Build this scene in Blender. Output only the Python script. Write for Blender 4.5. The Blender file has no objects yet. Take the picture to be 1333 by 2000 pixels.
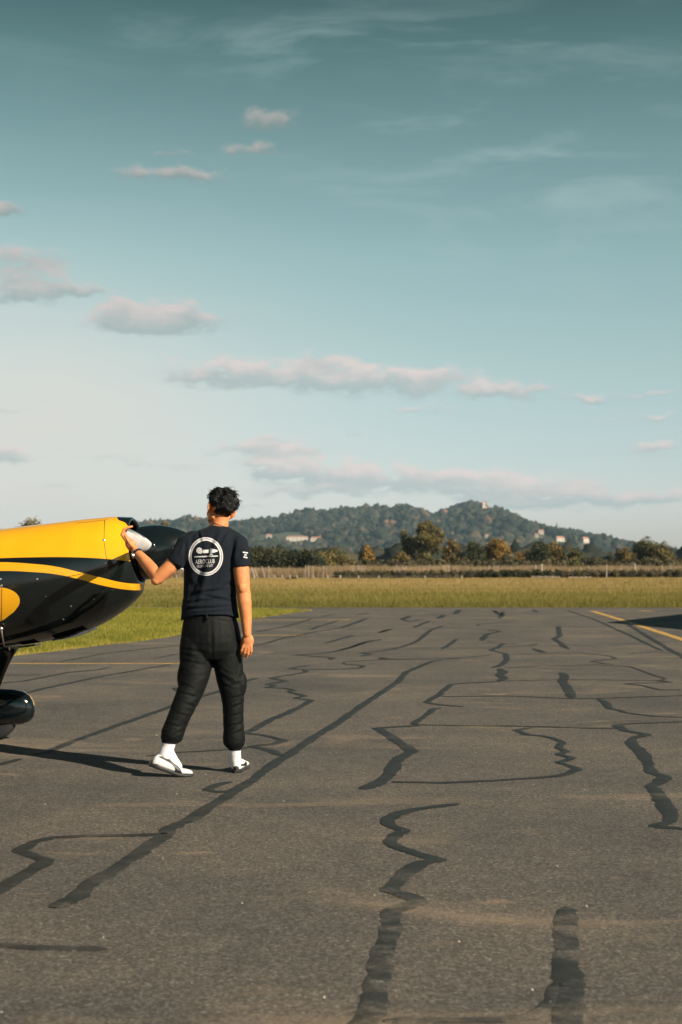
import bpy, bmesh, math, random
import numpy as np
from mathutils import Vector, Matrix, Euler, noise
from mathutils.bvhtree import BVHTree
random.seed(7); rng = np.random.default_rng(7)
sc = bpy.context.scene
COL = sc.collection

# ------------------------------------------------------------------ camera
F = 50 / 36 * 2000          # focal length in photo pixels
H = 1.30                    # eye height
HOR = 1105                  # photo row of the horizon
cam = bpy.data.cameras.new('camera'); camo = bpy.data.objects.new('camera', cam); COL.objects.link(camo)
camo.location = (0, 0, H); camo.rotation_euler = (math.pi / 2, 0, 0)
cam.sensor_fit = 'VERTICAL'; cam.sensor_height = 36; cam.lens = 50; cam.shift_y = (HOR - 1000) / 2000
cam.clip_start = .1; cam.clip_end = 20000
cam.dof.use_dof = True; cam.dof.focus_distance = 9.0; cam.dof.aperture_fstop = 4.0
sc.camera = camo

# ------------------------------------------------------------------ sun and sky
SUN = Vector((.68, -.51, .53)).normalized()
sl = bpy.data.lights.new('sun', 'SUN'); sl.energy = 5.0; sl.angle = math.radians(.5); sl.color = (1, .87, .70)
so = bpy.data.objects.new('sun', sl); COL.objects.link(so); so.rotation_euler = SUN.to_track_quat('Z', 'Y').to_euler(); so.location = (20, -15, 20)
sc.view_settings.view_transform = 'Standard'; sc.view_settings.look = 'None'
sc.view_settings.exposure = 0.9; sc.view_settings.gamma = 1; sc.view_settings.use_curve_mapping = False
EXPK = 2 ** 0.9; WS = .10
sc.render.engine = 'CYCLES'
sc.cycles.max_bounces = 6; sc.cycles.diffuse_bounces = 3; sc.cycles.glossy_bounces = 3; sc.cycles.volume_bounces = 0
sc.cycles.use_denoising = True

def px2dir(px, py):
    v = Vector(((px - 666.5) / F, 1, (HOR - py) / F)).normalized()
    return math.atan2(v.x, v.y), math.asin(v.z)

def make_world():
    w = bpy.data.worlds.new('World'); sc.world = w; w.use_nodes = True
    nt = w.node_tree; N = nt.nodes; L = nt.links; N.clear()
    def n(t, **k):
        x = N.new(t)
        for a, b in k.items(): setattr(x, a, b)
        return x
    def m(op, a, b=None, c=None, clamp=False):
        x = n('ShaderNodeMath', operation=op, use_clamp=clamp)
        for i, v in enumerate((a, b, c)):
            if v is None: continue
            if isinstance(v, (int, float)): x.inputs[i].default_value = v
            else: L.new(v, x.inputs[i])
        return x.outputs[0]
    def mix(fac, a, b, mode='MIX'):
        x = n('ShaderNodeMix', data_type='RGBA', blend_type=mode)
        for s, v in ((0, fac), (6, a), (7, b)):
            if isinstance(v, (int, float)): x.inputs[s].default_value = v
            elif isinstance(v, tuple): x.inputs[s].default_value = (*v, 1)
            else: L.new(v, x.inputs[s])
        return x.outputs[2]
    def smooth(x, lo, hi):
        r = n('ShaderNodeMapRange', interpolation_type='SMOOTHSTEP'); L.new(x, r.inputs[0])
        r.inputs[1].default_value = lo; r.inputs[2].default_value = hi; return r.outputs[0]
    sky = n('ShaderNodeTexSky', sky_type='NISHITA', sun_disc=False)
    sky.dust_density = .25; sky.sun_elevation = math.asin(SUN.z); sky.sun_rotation = math.atan2(SUN.x, SUN.y)
    tc = n('ShaderNodeTexCoord'); sep = n('ShaderNodeSeparateXYZ'); L.new(tc.outputs['Generated'], sep.inputs[0])
    el = m('ARCSINE', sep.outputs[2]); az = m('ARCTAN2', sep.outputs[0], sep.outputs[1])
    eld = m('DIVIDE', m('MULTIPLY', el, 57.2958), 60, clamp=True)
    ramp = n('ShaderNodeValToRGB'); L.new(eld, ramp.inputs[0])
    K = WS * 10 * EXPK; EM = 60
    pts = [(0, .73, .73, 1.02), (2.2, 1.10, 1.02, 1.22), (4.2, 1.13, 1.08, 1.09), (8, 1.26, 1.21, .99), (12.2, 1.22, 1.26, .93),
           (16.1, .96, 1.07, .74), (19.9, .60, .77, .51), (21.7, .42, .57, .38), (28, .20, .36, .29), (45, .07, .23, .22), (60, .07, .23, .22)]
    e = ramp.color_ramp.elements
    while len(e) < len(pts): e.new(.5)
    for i, (p, r, g, b) in enumerate(pts):
        e[i].position = p / EM; e[i].color = (r / K, g / K, b / K, 1)
    col = mix(1.0, sky.outputs[0], ramp.outputs[0], 'MULTIPLY')
    # warm white veil, low on the left
    comb = n('ShaderNodeCombineXYZ'); L.new(az, comb.inputs[0]); L.new(el, comb.inputs[1])
    ns = n('ShaderNodeTexNoise'); ns.inputs['Scale'].default_value = 1.0; ns.inputs['Detail'].default_value = 5
    ns.inputs['Roughness'].default_value = .6
    mp = n('ShaderNodeMapping'); mp.inputs['Scale'].default_value = (44, 120, 1); L.new(comb.outputs[0], mp.inputs[0]); L.new(mp.outputs[0], ns.inputs[0])
    big = n('ShaderNodeTexNoise'); big.inputs['Scale'].default_value = 1; big.inputs['Detail'].default_value = 6; big.inputs['Roughness'].default_value = .62
    mp2 = n('ShaderNodeMapping'); mp2.inputs['Scale'].default_value = (5, 22, 1); mp2.inputs['Rotation'].default_value = (0, 0, .12)
    L.new(comb.outputs[0], mp2.inputs[0]); L.new(mp2.outputs[0], big.inputs[0])
    def gauss(px, py, wx, wy, src):
        a, b = px2dir(px, py)
        v = n('ShaderNodeVectorMath', operation='SUBTRACT'); L.new(src, v.inputs[0]); v.inputs[1].default_value = (a, b, 0)
        s = n('ShaderNodeVectorMath', operation='MULTIPLY'); L.new(v.outputs[0], s.inputs[0]); s.inputs[1].default_value = (F / wx, F / wy, 0)
        d = n('ShaderNodeVectorMath', operation='DOT_PRODUCT'); L.new(s.outputs[0], d.inputs[0]); L.new(s.outputs[0], d.inputs[1])
        sp = n('ShaderNodeSeparateXYZ'); L.new(s.outputs[0], sp.inputs[0])
        return m('EXPONENT', m('MULTIPLY', d.outputs[1], -1)), sp.outputs[1]
    # warp
    wn = n('ShaderNodeTexNoise'); wn.inputs['Scale'].default_value = 45; wn.inputs['Detail'].default_value = 4; L.new(comb.outputs[0], wn.inputs[0])
    ws = n('ShaderNodeVectorMath', operation='SUBTRACT'); L.new(wn.outputs[1], ws.inputs[0]); ws.inputs[1].default_value = (.5, .5, .5)
    wm = n('ShaderNodeVectorMath', operation='MULTIPLY'); L.new(ws.outputs[0], wm.inputs[0]); wm.inputs[1].default_value = (.035, .016, 0)
    wa = n('ShaderNodeVectorMath', operation='ADD'); L.new(comb.outputs[0], wa.inputs[0]); L.new(wm.outputs[0], wa.inputs[1])
    warped = wa.outputs[0]
    veil, _ = gauss(40, 890, 520, 290, comb.outputs[0])
    veil = m('MULTIPLY', veil, m('MULTIPLY_ADD', big.outputs[0], .9, .45), clamp=True)
    SK = 1 / (WS * EXPK)          # display-linear value -> world colour
    def c(r, g, b): return tuple(((x / 255 + .055) / 1.055) ** 2.4 * SK for x in (r, g, b))
    col = mix(m('MULTIPLY', veil, .95), col, c(226, 221, 213))
    # thin cirrus streaks
    cir = n('ShaderNodeTexNoise'); cir.inputs['Scale'].default_value = 1; cir.inputs['Detail'].default_value = 7; cir.inputs['Roughness'].default_value = .6; cir.inputs['Distortion'].default_value = .6
    mp3 = n('ShaderNodeMapping'); mp3.inputs['Scale'].default_value = (7, 34, 1); mp3.inputs['Rotation'].default_value = (0, 0, -.22)
    L.new(comb.outputs[0], mp3.inputs[0]); L.new(mp3.outputs[0], cir.inputs[0])
    ci = smooth(cir.outputs[0], .44, .74)
    g1, _ = gauss(1020, 330, 380, 190, comb.outputs[0]); g2, _ = gauss(620, 90, 330, 45, comb.outputs[0]); g3, _ = gauss(820, 640, 240, 40, comb.outputs[0])
    gg = m('MULTIPLY', m('MULTIPLY_ADD', m('ADD', g1, m('ADD', g2, g3)), .6, .10), ci)
    col = mix(m('MULTIPLY', gg, .62, clamp=True), col, c(180, 200, 200))
    # small cumulus: (px, py, half width, half height, weight)
    cl = [(530, 238, 50, 20, 1.0), (495, 296, 48, 12, .75), (310, 345, 80, 14, .9), (395, 345, 45, 10, .7), (350, 305, 40, 10, .4), (5, 407, 30, 13, 1.0),
          (40, 505, 80, 26, .75), (55, 555, 75, 26, 1.1), (150, 567, 50, 10, .8), (35, 580, 70, 16, .6), (240, 608, 34, 22, 1.5), (275, 632, 85, 20, 1.5), (345, 615, 60, 22, 1.4),
          (430, 730, 85, 24, 1.2), (560, 735, 100, 22, 1.1), (630, 708, 45, 18, 1.2), (720, 745, 110, 26, 1.4), (830, 735, 80, 16, .9),
          (960, 762, 100, 16, 1.1), (1150, 775, 45, 8, .8), (1280, 770, 70, 8, .5), (820, 800, 60, 9, .7), (1250, 815, 90, 7, .55),
          (530, 855, 50, 8, .6), (520, 875, 95, 14, 1.1), (690, 850, 20, 8, .6), (1285, 876, 45, 14, .9), (0, 795, 50, 10, .5),
          (545, 908, 60, 20, 1.4), (640, 920, 110, 20, 1.1), (800, 935, 160, 20, 1.0), (890, 930, 30, 10, 1.0), (1010, 955, 150, 24, 1.2), (1200, 975, 160, 14, 1.1),
          (320, 905, 80, 9, .6), (200, 890, 60, 8, .5), (20, 887, 50, 16, .9), (610, 958, 120, 12, .7), (480, 985, 80, 8, .5), (1000, 985, 90, 8, .5), (110, 950, 90, 9, .3)]
    r2 = random.Random(3)
    for k in range(12):      # the sky goes on past the frame on both sides
        s = -1 if k % 2 else 1
        cl.append((666 + s * r2.uniform(900, 2600), r2.uniform(450, 980), r2.uniform(70, 170), r2.uniform(14, 26), r2.uniform(.7, 1.2)))
    tot = None; top = None
    for (px, py, wx, wy, wt) in cl:
        g, yy = gauss(px, py, wx * 1.05, wy * 1.05, warped)
        g = m('MULTIPLY', g, wt); t = m('MULTIPLY', g, yy)
        tot = g if tot is None else m('ADD', tot, g); top = t if top is None else m('ADD', top, t)
    dens = m('MULTIPLY', tot, m('MULTIPLY_ADD', ns.outputs[0], 4.0, -1.08))
    alpha = smooth(dens, .10, .85)
    sh = m('DIVIDE', top, m('ADD', tot, .02)); sh = m('ADD', sh, m('MULTIPLY_ADD', ns.outputs[0], 1.6, -.8))
    shade = smooth(sh, -.7, .95)
    low = smooth(el, .08, .34)        # higher clouds are seen darker, against deeper sky
    lit = mix(low, c(236, 219, 215), c(178, 174, 170)); sdw = mix(low, c(178, 192, 192), c(124, 143, 142))
    ccol = mix(shade, sdw, lit)
    col = mix(m('MULTIPLY', alpha, .84), col, ccol)
    bg = n('ShaderNodeBackground'); L.new(col, bg.inputs[0]); bg.inputs[1].default_value = WS
    out = n('ShaderNodeOutputWorld'); L.new(bg.outputs[0], out.inputs[0])
make_world()

# ------------------------------------------------------------------ helpers
def P(px, py, Y): return Vector(((px - 666.5) / F * Y, Y, H - (py - HOR) / F * Y))
def G(px, py):
    Y = F * H / (py - HOR); return ((px - 666.5) / F * Y, Y)
def new_mesh(name, verts, faces, mat=None, parent=None, smooth=True):
    me = bpy.data.meshes.new(name)
    if isinstance(verts, np.ndarray):
        faces = np.asarray(faces); nv, nf, k = len(verts), len(faces), faces.shape[1]
        me.vertices.add(nv); me.vertices.foreach_set('co', verts.astype(np.float32).ravel())
        me.loops.add(nf * k); me.loops.foreach_set('vertex_index', faces.astype(np.int32).ravel())
        me.polygons.add(nf); me.polygons.foreach_set('loop_start', np.arange(0, nf * k, k, dtype=np.int32))
        me.update(calc_edges=True)
    else:
        me.from_pydata([tuple(v) for v in verts], [], faces); me.update()
    if smooth: me.polygons.foreach_set('use_smooth', np.ones(len(me.polygons), bool))
    return link(name, me, mat, parent)
def link(name, me, mat=None, parent=None):
    o = bpy.data.objects.new(name, me); COL.objects.link(o)
    if mat and not me.materials: me.materials.append(mat)
    if parent: o.parent = parent
    return o
def tag(o, label=None, cat=None, group=None, kind=None):
    if label: o['label'] = label
    if cat: o['category'] = cat
    if group: o['group'] = group
    if kind: o['kind'] = kind
    return o
def empty(name, loc, label=None, cat=None, group=None, rz=0):
    o = bpy.data.objects.new(name, None); COL.objects.link(o); o.location = loc; o.rotation_euler = (0, 0, rz); o.empty_display_size = .1
    return tag(o, label, cat, group)
def set_attr(me, name, arr):     # per-vertex float
    a = me.attributes.new(name, 'FLOAT', 'POINT'); a.data.foreach_set('value', np.asarray(arr, np.float32))

# material kit
class M:
    def __init__(s, name):
        s.m = bpy.data.materials.new(name); s.m.use_nodes = True; s.nt = s.m.node_tree; s.N = s.nt.nodes; s.L = s.nt.links
        s.b = s.N['Principled BSDF']; s.out = s.N['Material Output']; s.tc = None
    def node(s, t, **k):
        x = s.N.new(t)
        for a, b in k.items(): setattr(x, a, b)
        return x
    def put(s, sock, v):
        if isinstance(v, (int, float)): sock.default_value = v
        elif isinstance(v, tuple): sock.default_value = (*v, 1) if len(v) == 3 and sock.type == 'RGBA' else v
        else: s.L.new(v, sock)
    def co(s, which='Object'):
        if not s.tc: s.tc = s.node('ShaderNodeTexCoord')
        return s.tc.outputs[which]
    def noise(s, scale, detail=3, rough=.55, vec=None, dist=0, color=False):
        x = s.node('ShaderNodeTexNoise'); x.inputs['Scale'].default_value = scale; x.inputs['Detail'].default_value = detail
        x.inputs['Roughness'].default_value = rough; x.inputs['Distortion'].default_value = dist
        s.L.new(vec if vec is not None else s.co(), x.inputs['Vector']); return x.outputs[1 if color else 0]
    def map(s, scale=(1, 1, 1), rot=(0, 0, 0), loc=(0, 0, 0)):
        x = s.node('ShaderNodeMapping'); x.inputs['Scale'].default_value = scale; x.inputs['Rotation'].default_value = rot; x.inputs['Location'].default_value = loc
        s.L.new(s.co(), x.inputs[0]); return x.outputs[0]
    def ramp(s, v, pts, interp='LINEAR'):
        x = s.node('ShaderNodeValToRGB'); s.L.new(v, x.inputs[0]); x.color_ramp.interpolation = interp; e = x.color_ramp.elements
        while len(e) < len(pts): e.new(.5)
        for i, (p, c) in enumerate(pts): e[i].position = p; e[i].color = (*c, 1) if isinstance(c, tuple) else (c, c, c, 1)
        return x.outputs[0]
    def mix(s, f, a, b, mode='MIX'):
        x = s.node('ShaderNodeMix', data_type='RGBA', blend_type=mode); s.put(x.inputs[0], f); s.put(x.inputs[6], a); s.put(x.inputs[7], b); return x.outputs[2]
    def math(s, op, a, b=None, c=None, clamp=False):
        x = s.node('ShaderNodeMath', operation=op, use_clamp=clamp)
        for i, v in enumerate((a, b, c)):
            if v is not None: s.put(x.inputs[i], v)
        return x.outputs[0]
    def attr(s, name):
        x = s.node('ShaderNodeAttribute', attribute_name=name); return x.outputs['Fac']
    def bump(s, h, strength=.3, dist=.01):
        x = s.node('ShaderNodeBump'); x.inputs['Strength'].default_value = strength; x.inputs['Distance'].default_value = dist
        s.L.new(h, x.inputs['Height']); s.L.new(x.outputs[0], s.b.inputs['Normal'])
    def fin(s, col=None, rough=None, metal=0, spec=None, coat=0, sheen=0):
        if col is not None: s.put(s.b.inputs['Base Color'], col)
        if rough is not None: s.put(s.b.inputs['Roughness'], rough)
        s.b.inputs['Metallic'].default_value = metal
        if spec is not None: s.b.inputs['Specular IOR Level'].default_value = spec
        if coat: s.b.inputs['Coat Weight'].default_value = coat; s.b.inputs['Coat Roughness'].default_value = .04
        if sheen: s.b.inputs['Sheen Weight'].default_value = sheen; s.b.inputs['Sheen Roughness'].default_value = .5
        return s.m
    def translucent(s, col, f):
        t = s.node('ShaderNodeBsdfTranslucent'); s.put(t.inputs[0], col); x = s.node('ShaderNodeMixShader'); x.inputs[0].default_value = f
        s.L.new(s.b.outputs[0], x.inputs[1]); s.L.new(t.outputs[0], x.inputs[2]); s.L.new(x.outputs[0], s.out.inputs[0]); return s.m
def plain(name, col, rough=.5, metal=0, bump=0, scale=60, spec=None, var=.12, coat=0):
    k = M(name); nn = k.noise(scale, 4)
    lo = tuple(c * (1 - var) for c in col); hi = tuple(min(1, c * (1 + var)) for c in col)
    c = k.ramp(nn, [(.3, lo), (.7, hi)])
    if bump: k.bump(nn, bump, .004)
    return k.fin(c, rough, metal, spec, coat)

# ---- asphalt
def asphalt_core(k):
    """aggregate colour shared by the apron and the worn parts of the sealant"""
    v = k.node('ShaderNodeTexVoronoi'); v.inputs['Scale'].default_value = 112; k.L.new(k.co(), v.inputs['Vector'])
    hs = k.node('ShaderNodeSeparateColor'); k.L.new(v.outputs['Color'], hs.inputs[0])
    agg = k.ramp(hs.outputs[0], [(0, (.014, .0145, .014)), (.35, (.056, .052, .046)), (.7, (.108, .098, .084)), (.94, (.175, .158, .136)), (.995, (.26, .245, .22)), (1, (.34, .32, .29))])
    fine = k.noise(330, 2); agg = k.mix(.42, agg, k.ramp(fine, [(.32, (.030, .029, .027)), (.68, (.148, .134, .116))]))
    big = k.noise(.55, 5, .6); agg = k.mix(1.0, agg, k.ramp(big, [(.3, (.66, .70, .74)), (.7, (1.24, 1.19, 1.12))]), 'MULTIPLY')
    mid = k.noise(5, 5, .65); agg = k.mix(1.0, agg, k.ramp(mid, [(.3, (.86, .86, .87)), (.72, (1.10, 1.09, 1.06))]), 'MULTIPLY')
    # tan dust washed into long low patches
    tn = k.noise(1.0, 6, .62, k.map((.55, 1.15, 1), (0, 0, -.38), (3.1, 1.3, 0)), .9)
    tan = k.math('MULTIPLY', k.ramp(tn, [(.56, 0.0), (.70, 1.0)]), k.ramp(k.noise(30, 3, .7), [(.25, .2), (.65, 1.0)]))
    agg = k.mix(k.math('MULTIPLY', tan, .58), agg, (.25, .185, .12))
    t2 = k.noise(1.0, 5, .6, k.map((1.1, 2.4, 1), (0, 0, .45), (7.7, 2.1, 0)), .8)
    agg = k.mix(k.math('MULTIPLY', k.ramp(t2, [(.64, 0.0), (.74, .75)]), k.ramp(k.noise(45, 3, .7), [(.3, .2), (.6, 1.0)])), agg, (.30, .205, .125))
    return agg, hs.outputs[1], fine, tan
def mat_asphalt():
    k = M('weathered_asphalt'); agg, h, fine, _ = asphalt_core(k)
    k.bump(k.math('ADD', h, fine), .55, .004)
    return k.fin(agg, .88, spec=.25)
def mat_seal():
    k = M('bitumen_crack_sealant'); agg, h, fine, tan = asphalt_core(k)
    patch = k.noise(2.6, 6, .7, k.map((1, 1.5, 1), (0, 0, .3), (5.2, .4, 0)))
    wear = k.ramp(patch, [(.47, 0.0), (.62, .75)])
    wear = k.math('MAXIMUM', k.math('MULTIPLY', wear, k.attr('near')), k.math('MULTIPLY', tan, .42))
    wear = k.math('ADD', wear, k.math('MULTIPLY', k.attr('near'), .06), clamp=True)
    dark = k.ramp(k.noise(9, 5, .6), [(.3, (.009, .0115, .0112)), (.7, (.021, .024, .0225))])
    k.bump(fine, .25, .003)
    return k.fin(k.mix(wear, dark, agg), .72, spec=.3)
def mat_yellow_paint():
    k = M('worn_yellow_line_paint'); agg, h, fine, _ = asphalt_core(k)
    w = k.ramp(k.noise(14, 6, .75), [(.36, 1.0), (.52, .12)]); k.bump(h, .3, .003)
    return k.fin(k.mix(w, (.50, .29, .05), agg), .8, spec=.3)
ASPH = mat_asphalt(); SEAL = mat_seal(); YLINE = mat_yellow_paint()

# ------------------------------------------------------------------ ground, apron, taxiway
def mat_soil():
    k = M('field_soil'); n1 = k.noise(.08, 6, .6, k.map((1, .35, 1))); n2 = k.noise(9, 4)
    c = k.mix(k.ramp(n2, [(.3, 0.0), (.7, 1.0)]), k.ramp(n1, [(.35, (.085, .085, .028)), (.65, (.13, .105, .045))]), k.ramp(n1, [(.35, (.11, .12, .035)), (.65, (.17, .14, .06))]))
    return k.fin(c, .95, spec=.1)
SOIL = mat_soil()
new_mesh('ground', [(-5000, -300, -.03), (5000, -300, -.03), (5000, 9000, -.03), (-5000, 9000, -.03)], [(0, 1, 2, 3)], SOIL, smooth=False)['kind'] = 'structure'
def slab(name, pts, top, th, mat, parent=None):
    n = len(pts); v = [(x, y, top) for x, y in pts] + [(x, y, top - th) for x, y in pts]
    f = [tuple(range(n))] + [(i, i + n, (i + 1) % n + n, (i + 1) % n) for i in range(n)]
    o = new_mesh(name, v, f, mat, parent, smooth=False); return o
wedge_px = [(612, 1192), (560, 1199), (500, 1208), (400, 1226), (350, 1241), (280, 1252), (210, 1259), (150, 1267), (80, 1275), (20, 1282), (-60, 1291)]
wedge = [G(*p) for p in wedge_px]
def wob(a, b, n, amp, seed):
    r = random.Random(seed); out = []
    for i in range(n):
        t = i / n; out.append((a[0] + (b[0] - a[0]) * t + r.uniform(-amp, amp) * .3, a[1] + (b[1] - a[1]) * t + r.uniform(-amp, amp)))
    return out
far_edge = wob((70, 43.8), (-1.0, 44.3), 90, .12, 1) + wob((-1.0, 44.3), (-40, 47.6), 50, .12, 2)
near_tw = [(-40, 45.4)] + wob((-40, 45.4), (wedge[0][0] - 1.2, 42.9), 40, .1, 3)
edge2 = []
for i in range(len(wedge) - 1): edge2 += wob(wedge[i], wedge[i + 1], 14, .045, 10 + i)
apron_pts = [(-40, -40), (70, -40)] + far_edge + near_tw + edge2 + [wedge[-1], (-14, 18.0), (-40, 12)]
apron = slab('apron', apron_pts, 0, .12, ASPH); apron['kind'] = 'structure'

def ribbon(name, pts, w, z, mat, parent, jag=.3, step=.04, seed=0, wvar=.35, cap=True, near=None):
    r = random.Random(seed); P2 = []
    for (a, b) in zip(pts[:-1], pts[1:]):
        d = math.dist(a, b); st = max(step, d / 400); n = max(1, int(d / st))
        for i in range(n): P2.append((a[0] + (b[0] - a[0]) * i / n, a[1] + (b[1] - a[1]) * i / n))
    P2.append(pts[-1])
    if len(P2) < 3: P2 = [P2[0], tuple((P2[0][k] + P2[-1][k]) / 2 for k in (0, 1)), P2[-1]]
    A = np.array(P2); 
    for _ in range(2): A[1:-1] = (A[:-2] + 2 * A[1:-1] + A[2:]) / 4
    T = np.gradient(A, axis=0); T /= np.maximum(np.linalg.norm(T, axis=1)[:, None], 1e-6); Nn = np.stack([-T[:, 1], T[:, 0]], 1)
    vs = []; fs = []; n = len(A); s0 = seed * 7.3
    for i in range(n):
        x, y = A[i]
        wl = w * (1 + wvar * noise.noise(Vector((x * 3, y * 3, s0))) + .3 * noise.noise(Vector((x * 7.3, y * 7.3, s0)))) + jag * w * (noise.noise(Vector((x * 16, y * 16, s0 + 5))) + .5 * noise.noise(Vector((x * 47, y * 47, s0))))
        wr = w * (1 + wvar * noise.noise(Vector((x * 3, y * 3, s0 + 9)))) + jag * w * (noise.noise(Vector((x * 16, y * 16, s0 + 15))) + .5 * noise.noise(Vector((x * 47, y * 47, s0 + 3))))
        if cap:
            e = min(i, n - 1 - i); k = min(1, .45 + .2 * e); wl *= k; wr *= k
        for q in (wl, wl * .6, -wr * .6, -wr):
            vs.append((x + Nn[i, 0] * q, y + Nn[i, 1] * q, z if abs(q) < max(wl, wr) * .7 else .0012))
        if i:
            b = i * 4; 
            for j in range(3): fs.append((b - 4 + j, b - 3 + j, b + 1 + j, b + j))
    o = new_mesh(name, vs, fs, mat, parent)
    me = o.data
    for p in me.polygons:
        if p.normal.z < 0: me.flip_normals(); break
    if near is not None:
        yv = np.array([v[1] for v in vs]); set_attr(me, 'near', np.clip((6.4 - yv) / .9, 0, 1) * near + np.clip((8.6 - yv) / 1.5, 0, 1) * .35 * (seed == 0))
    return o
def R(name_origin, pts): ox, oy, s = name_origin; return [G(ox + x * s, oy + y * s) for x, y in pts]
OA = (0, 1170, .5026); OB = (660, 1170, .505); OC = (0, 1550, .5026); OD = (660, 1550, .505); OE = (500, 1170, .3); OI = (900, 1170, .3248)
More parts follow.
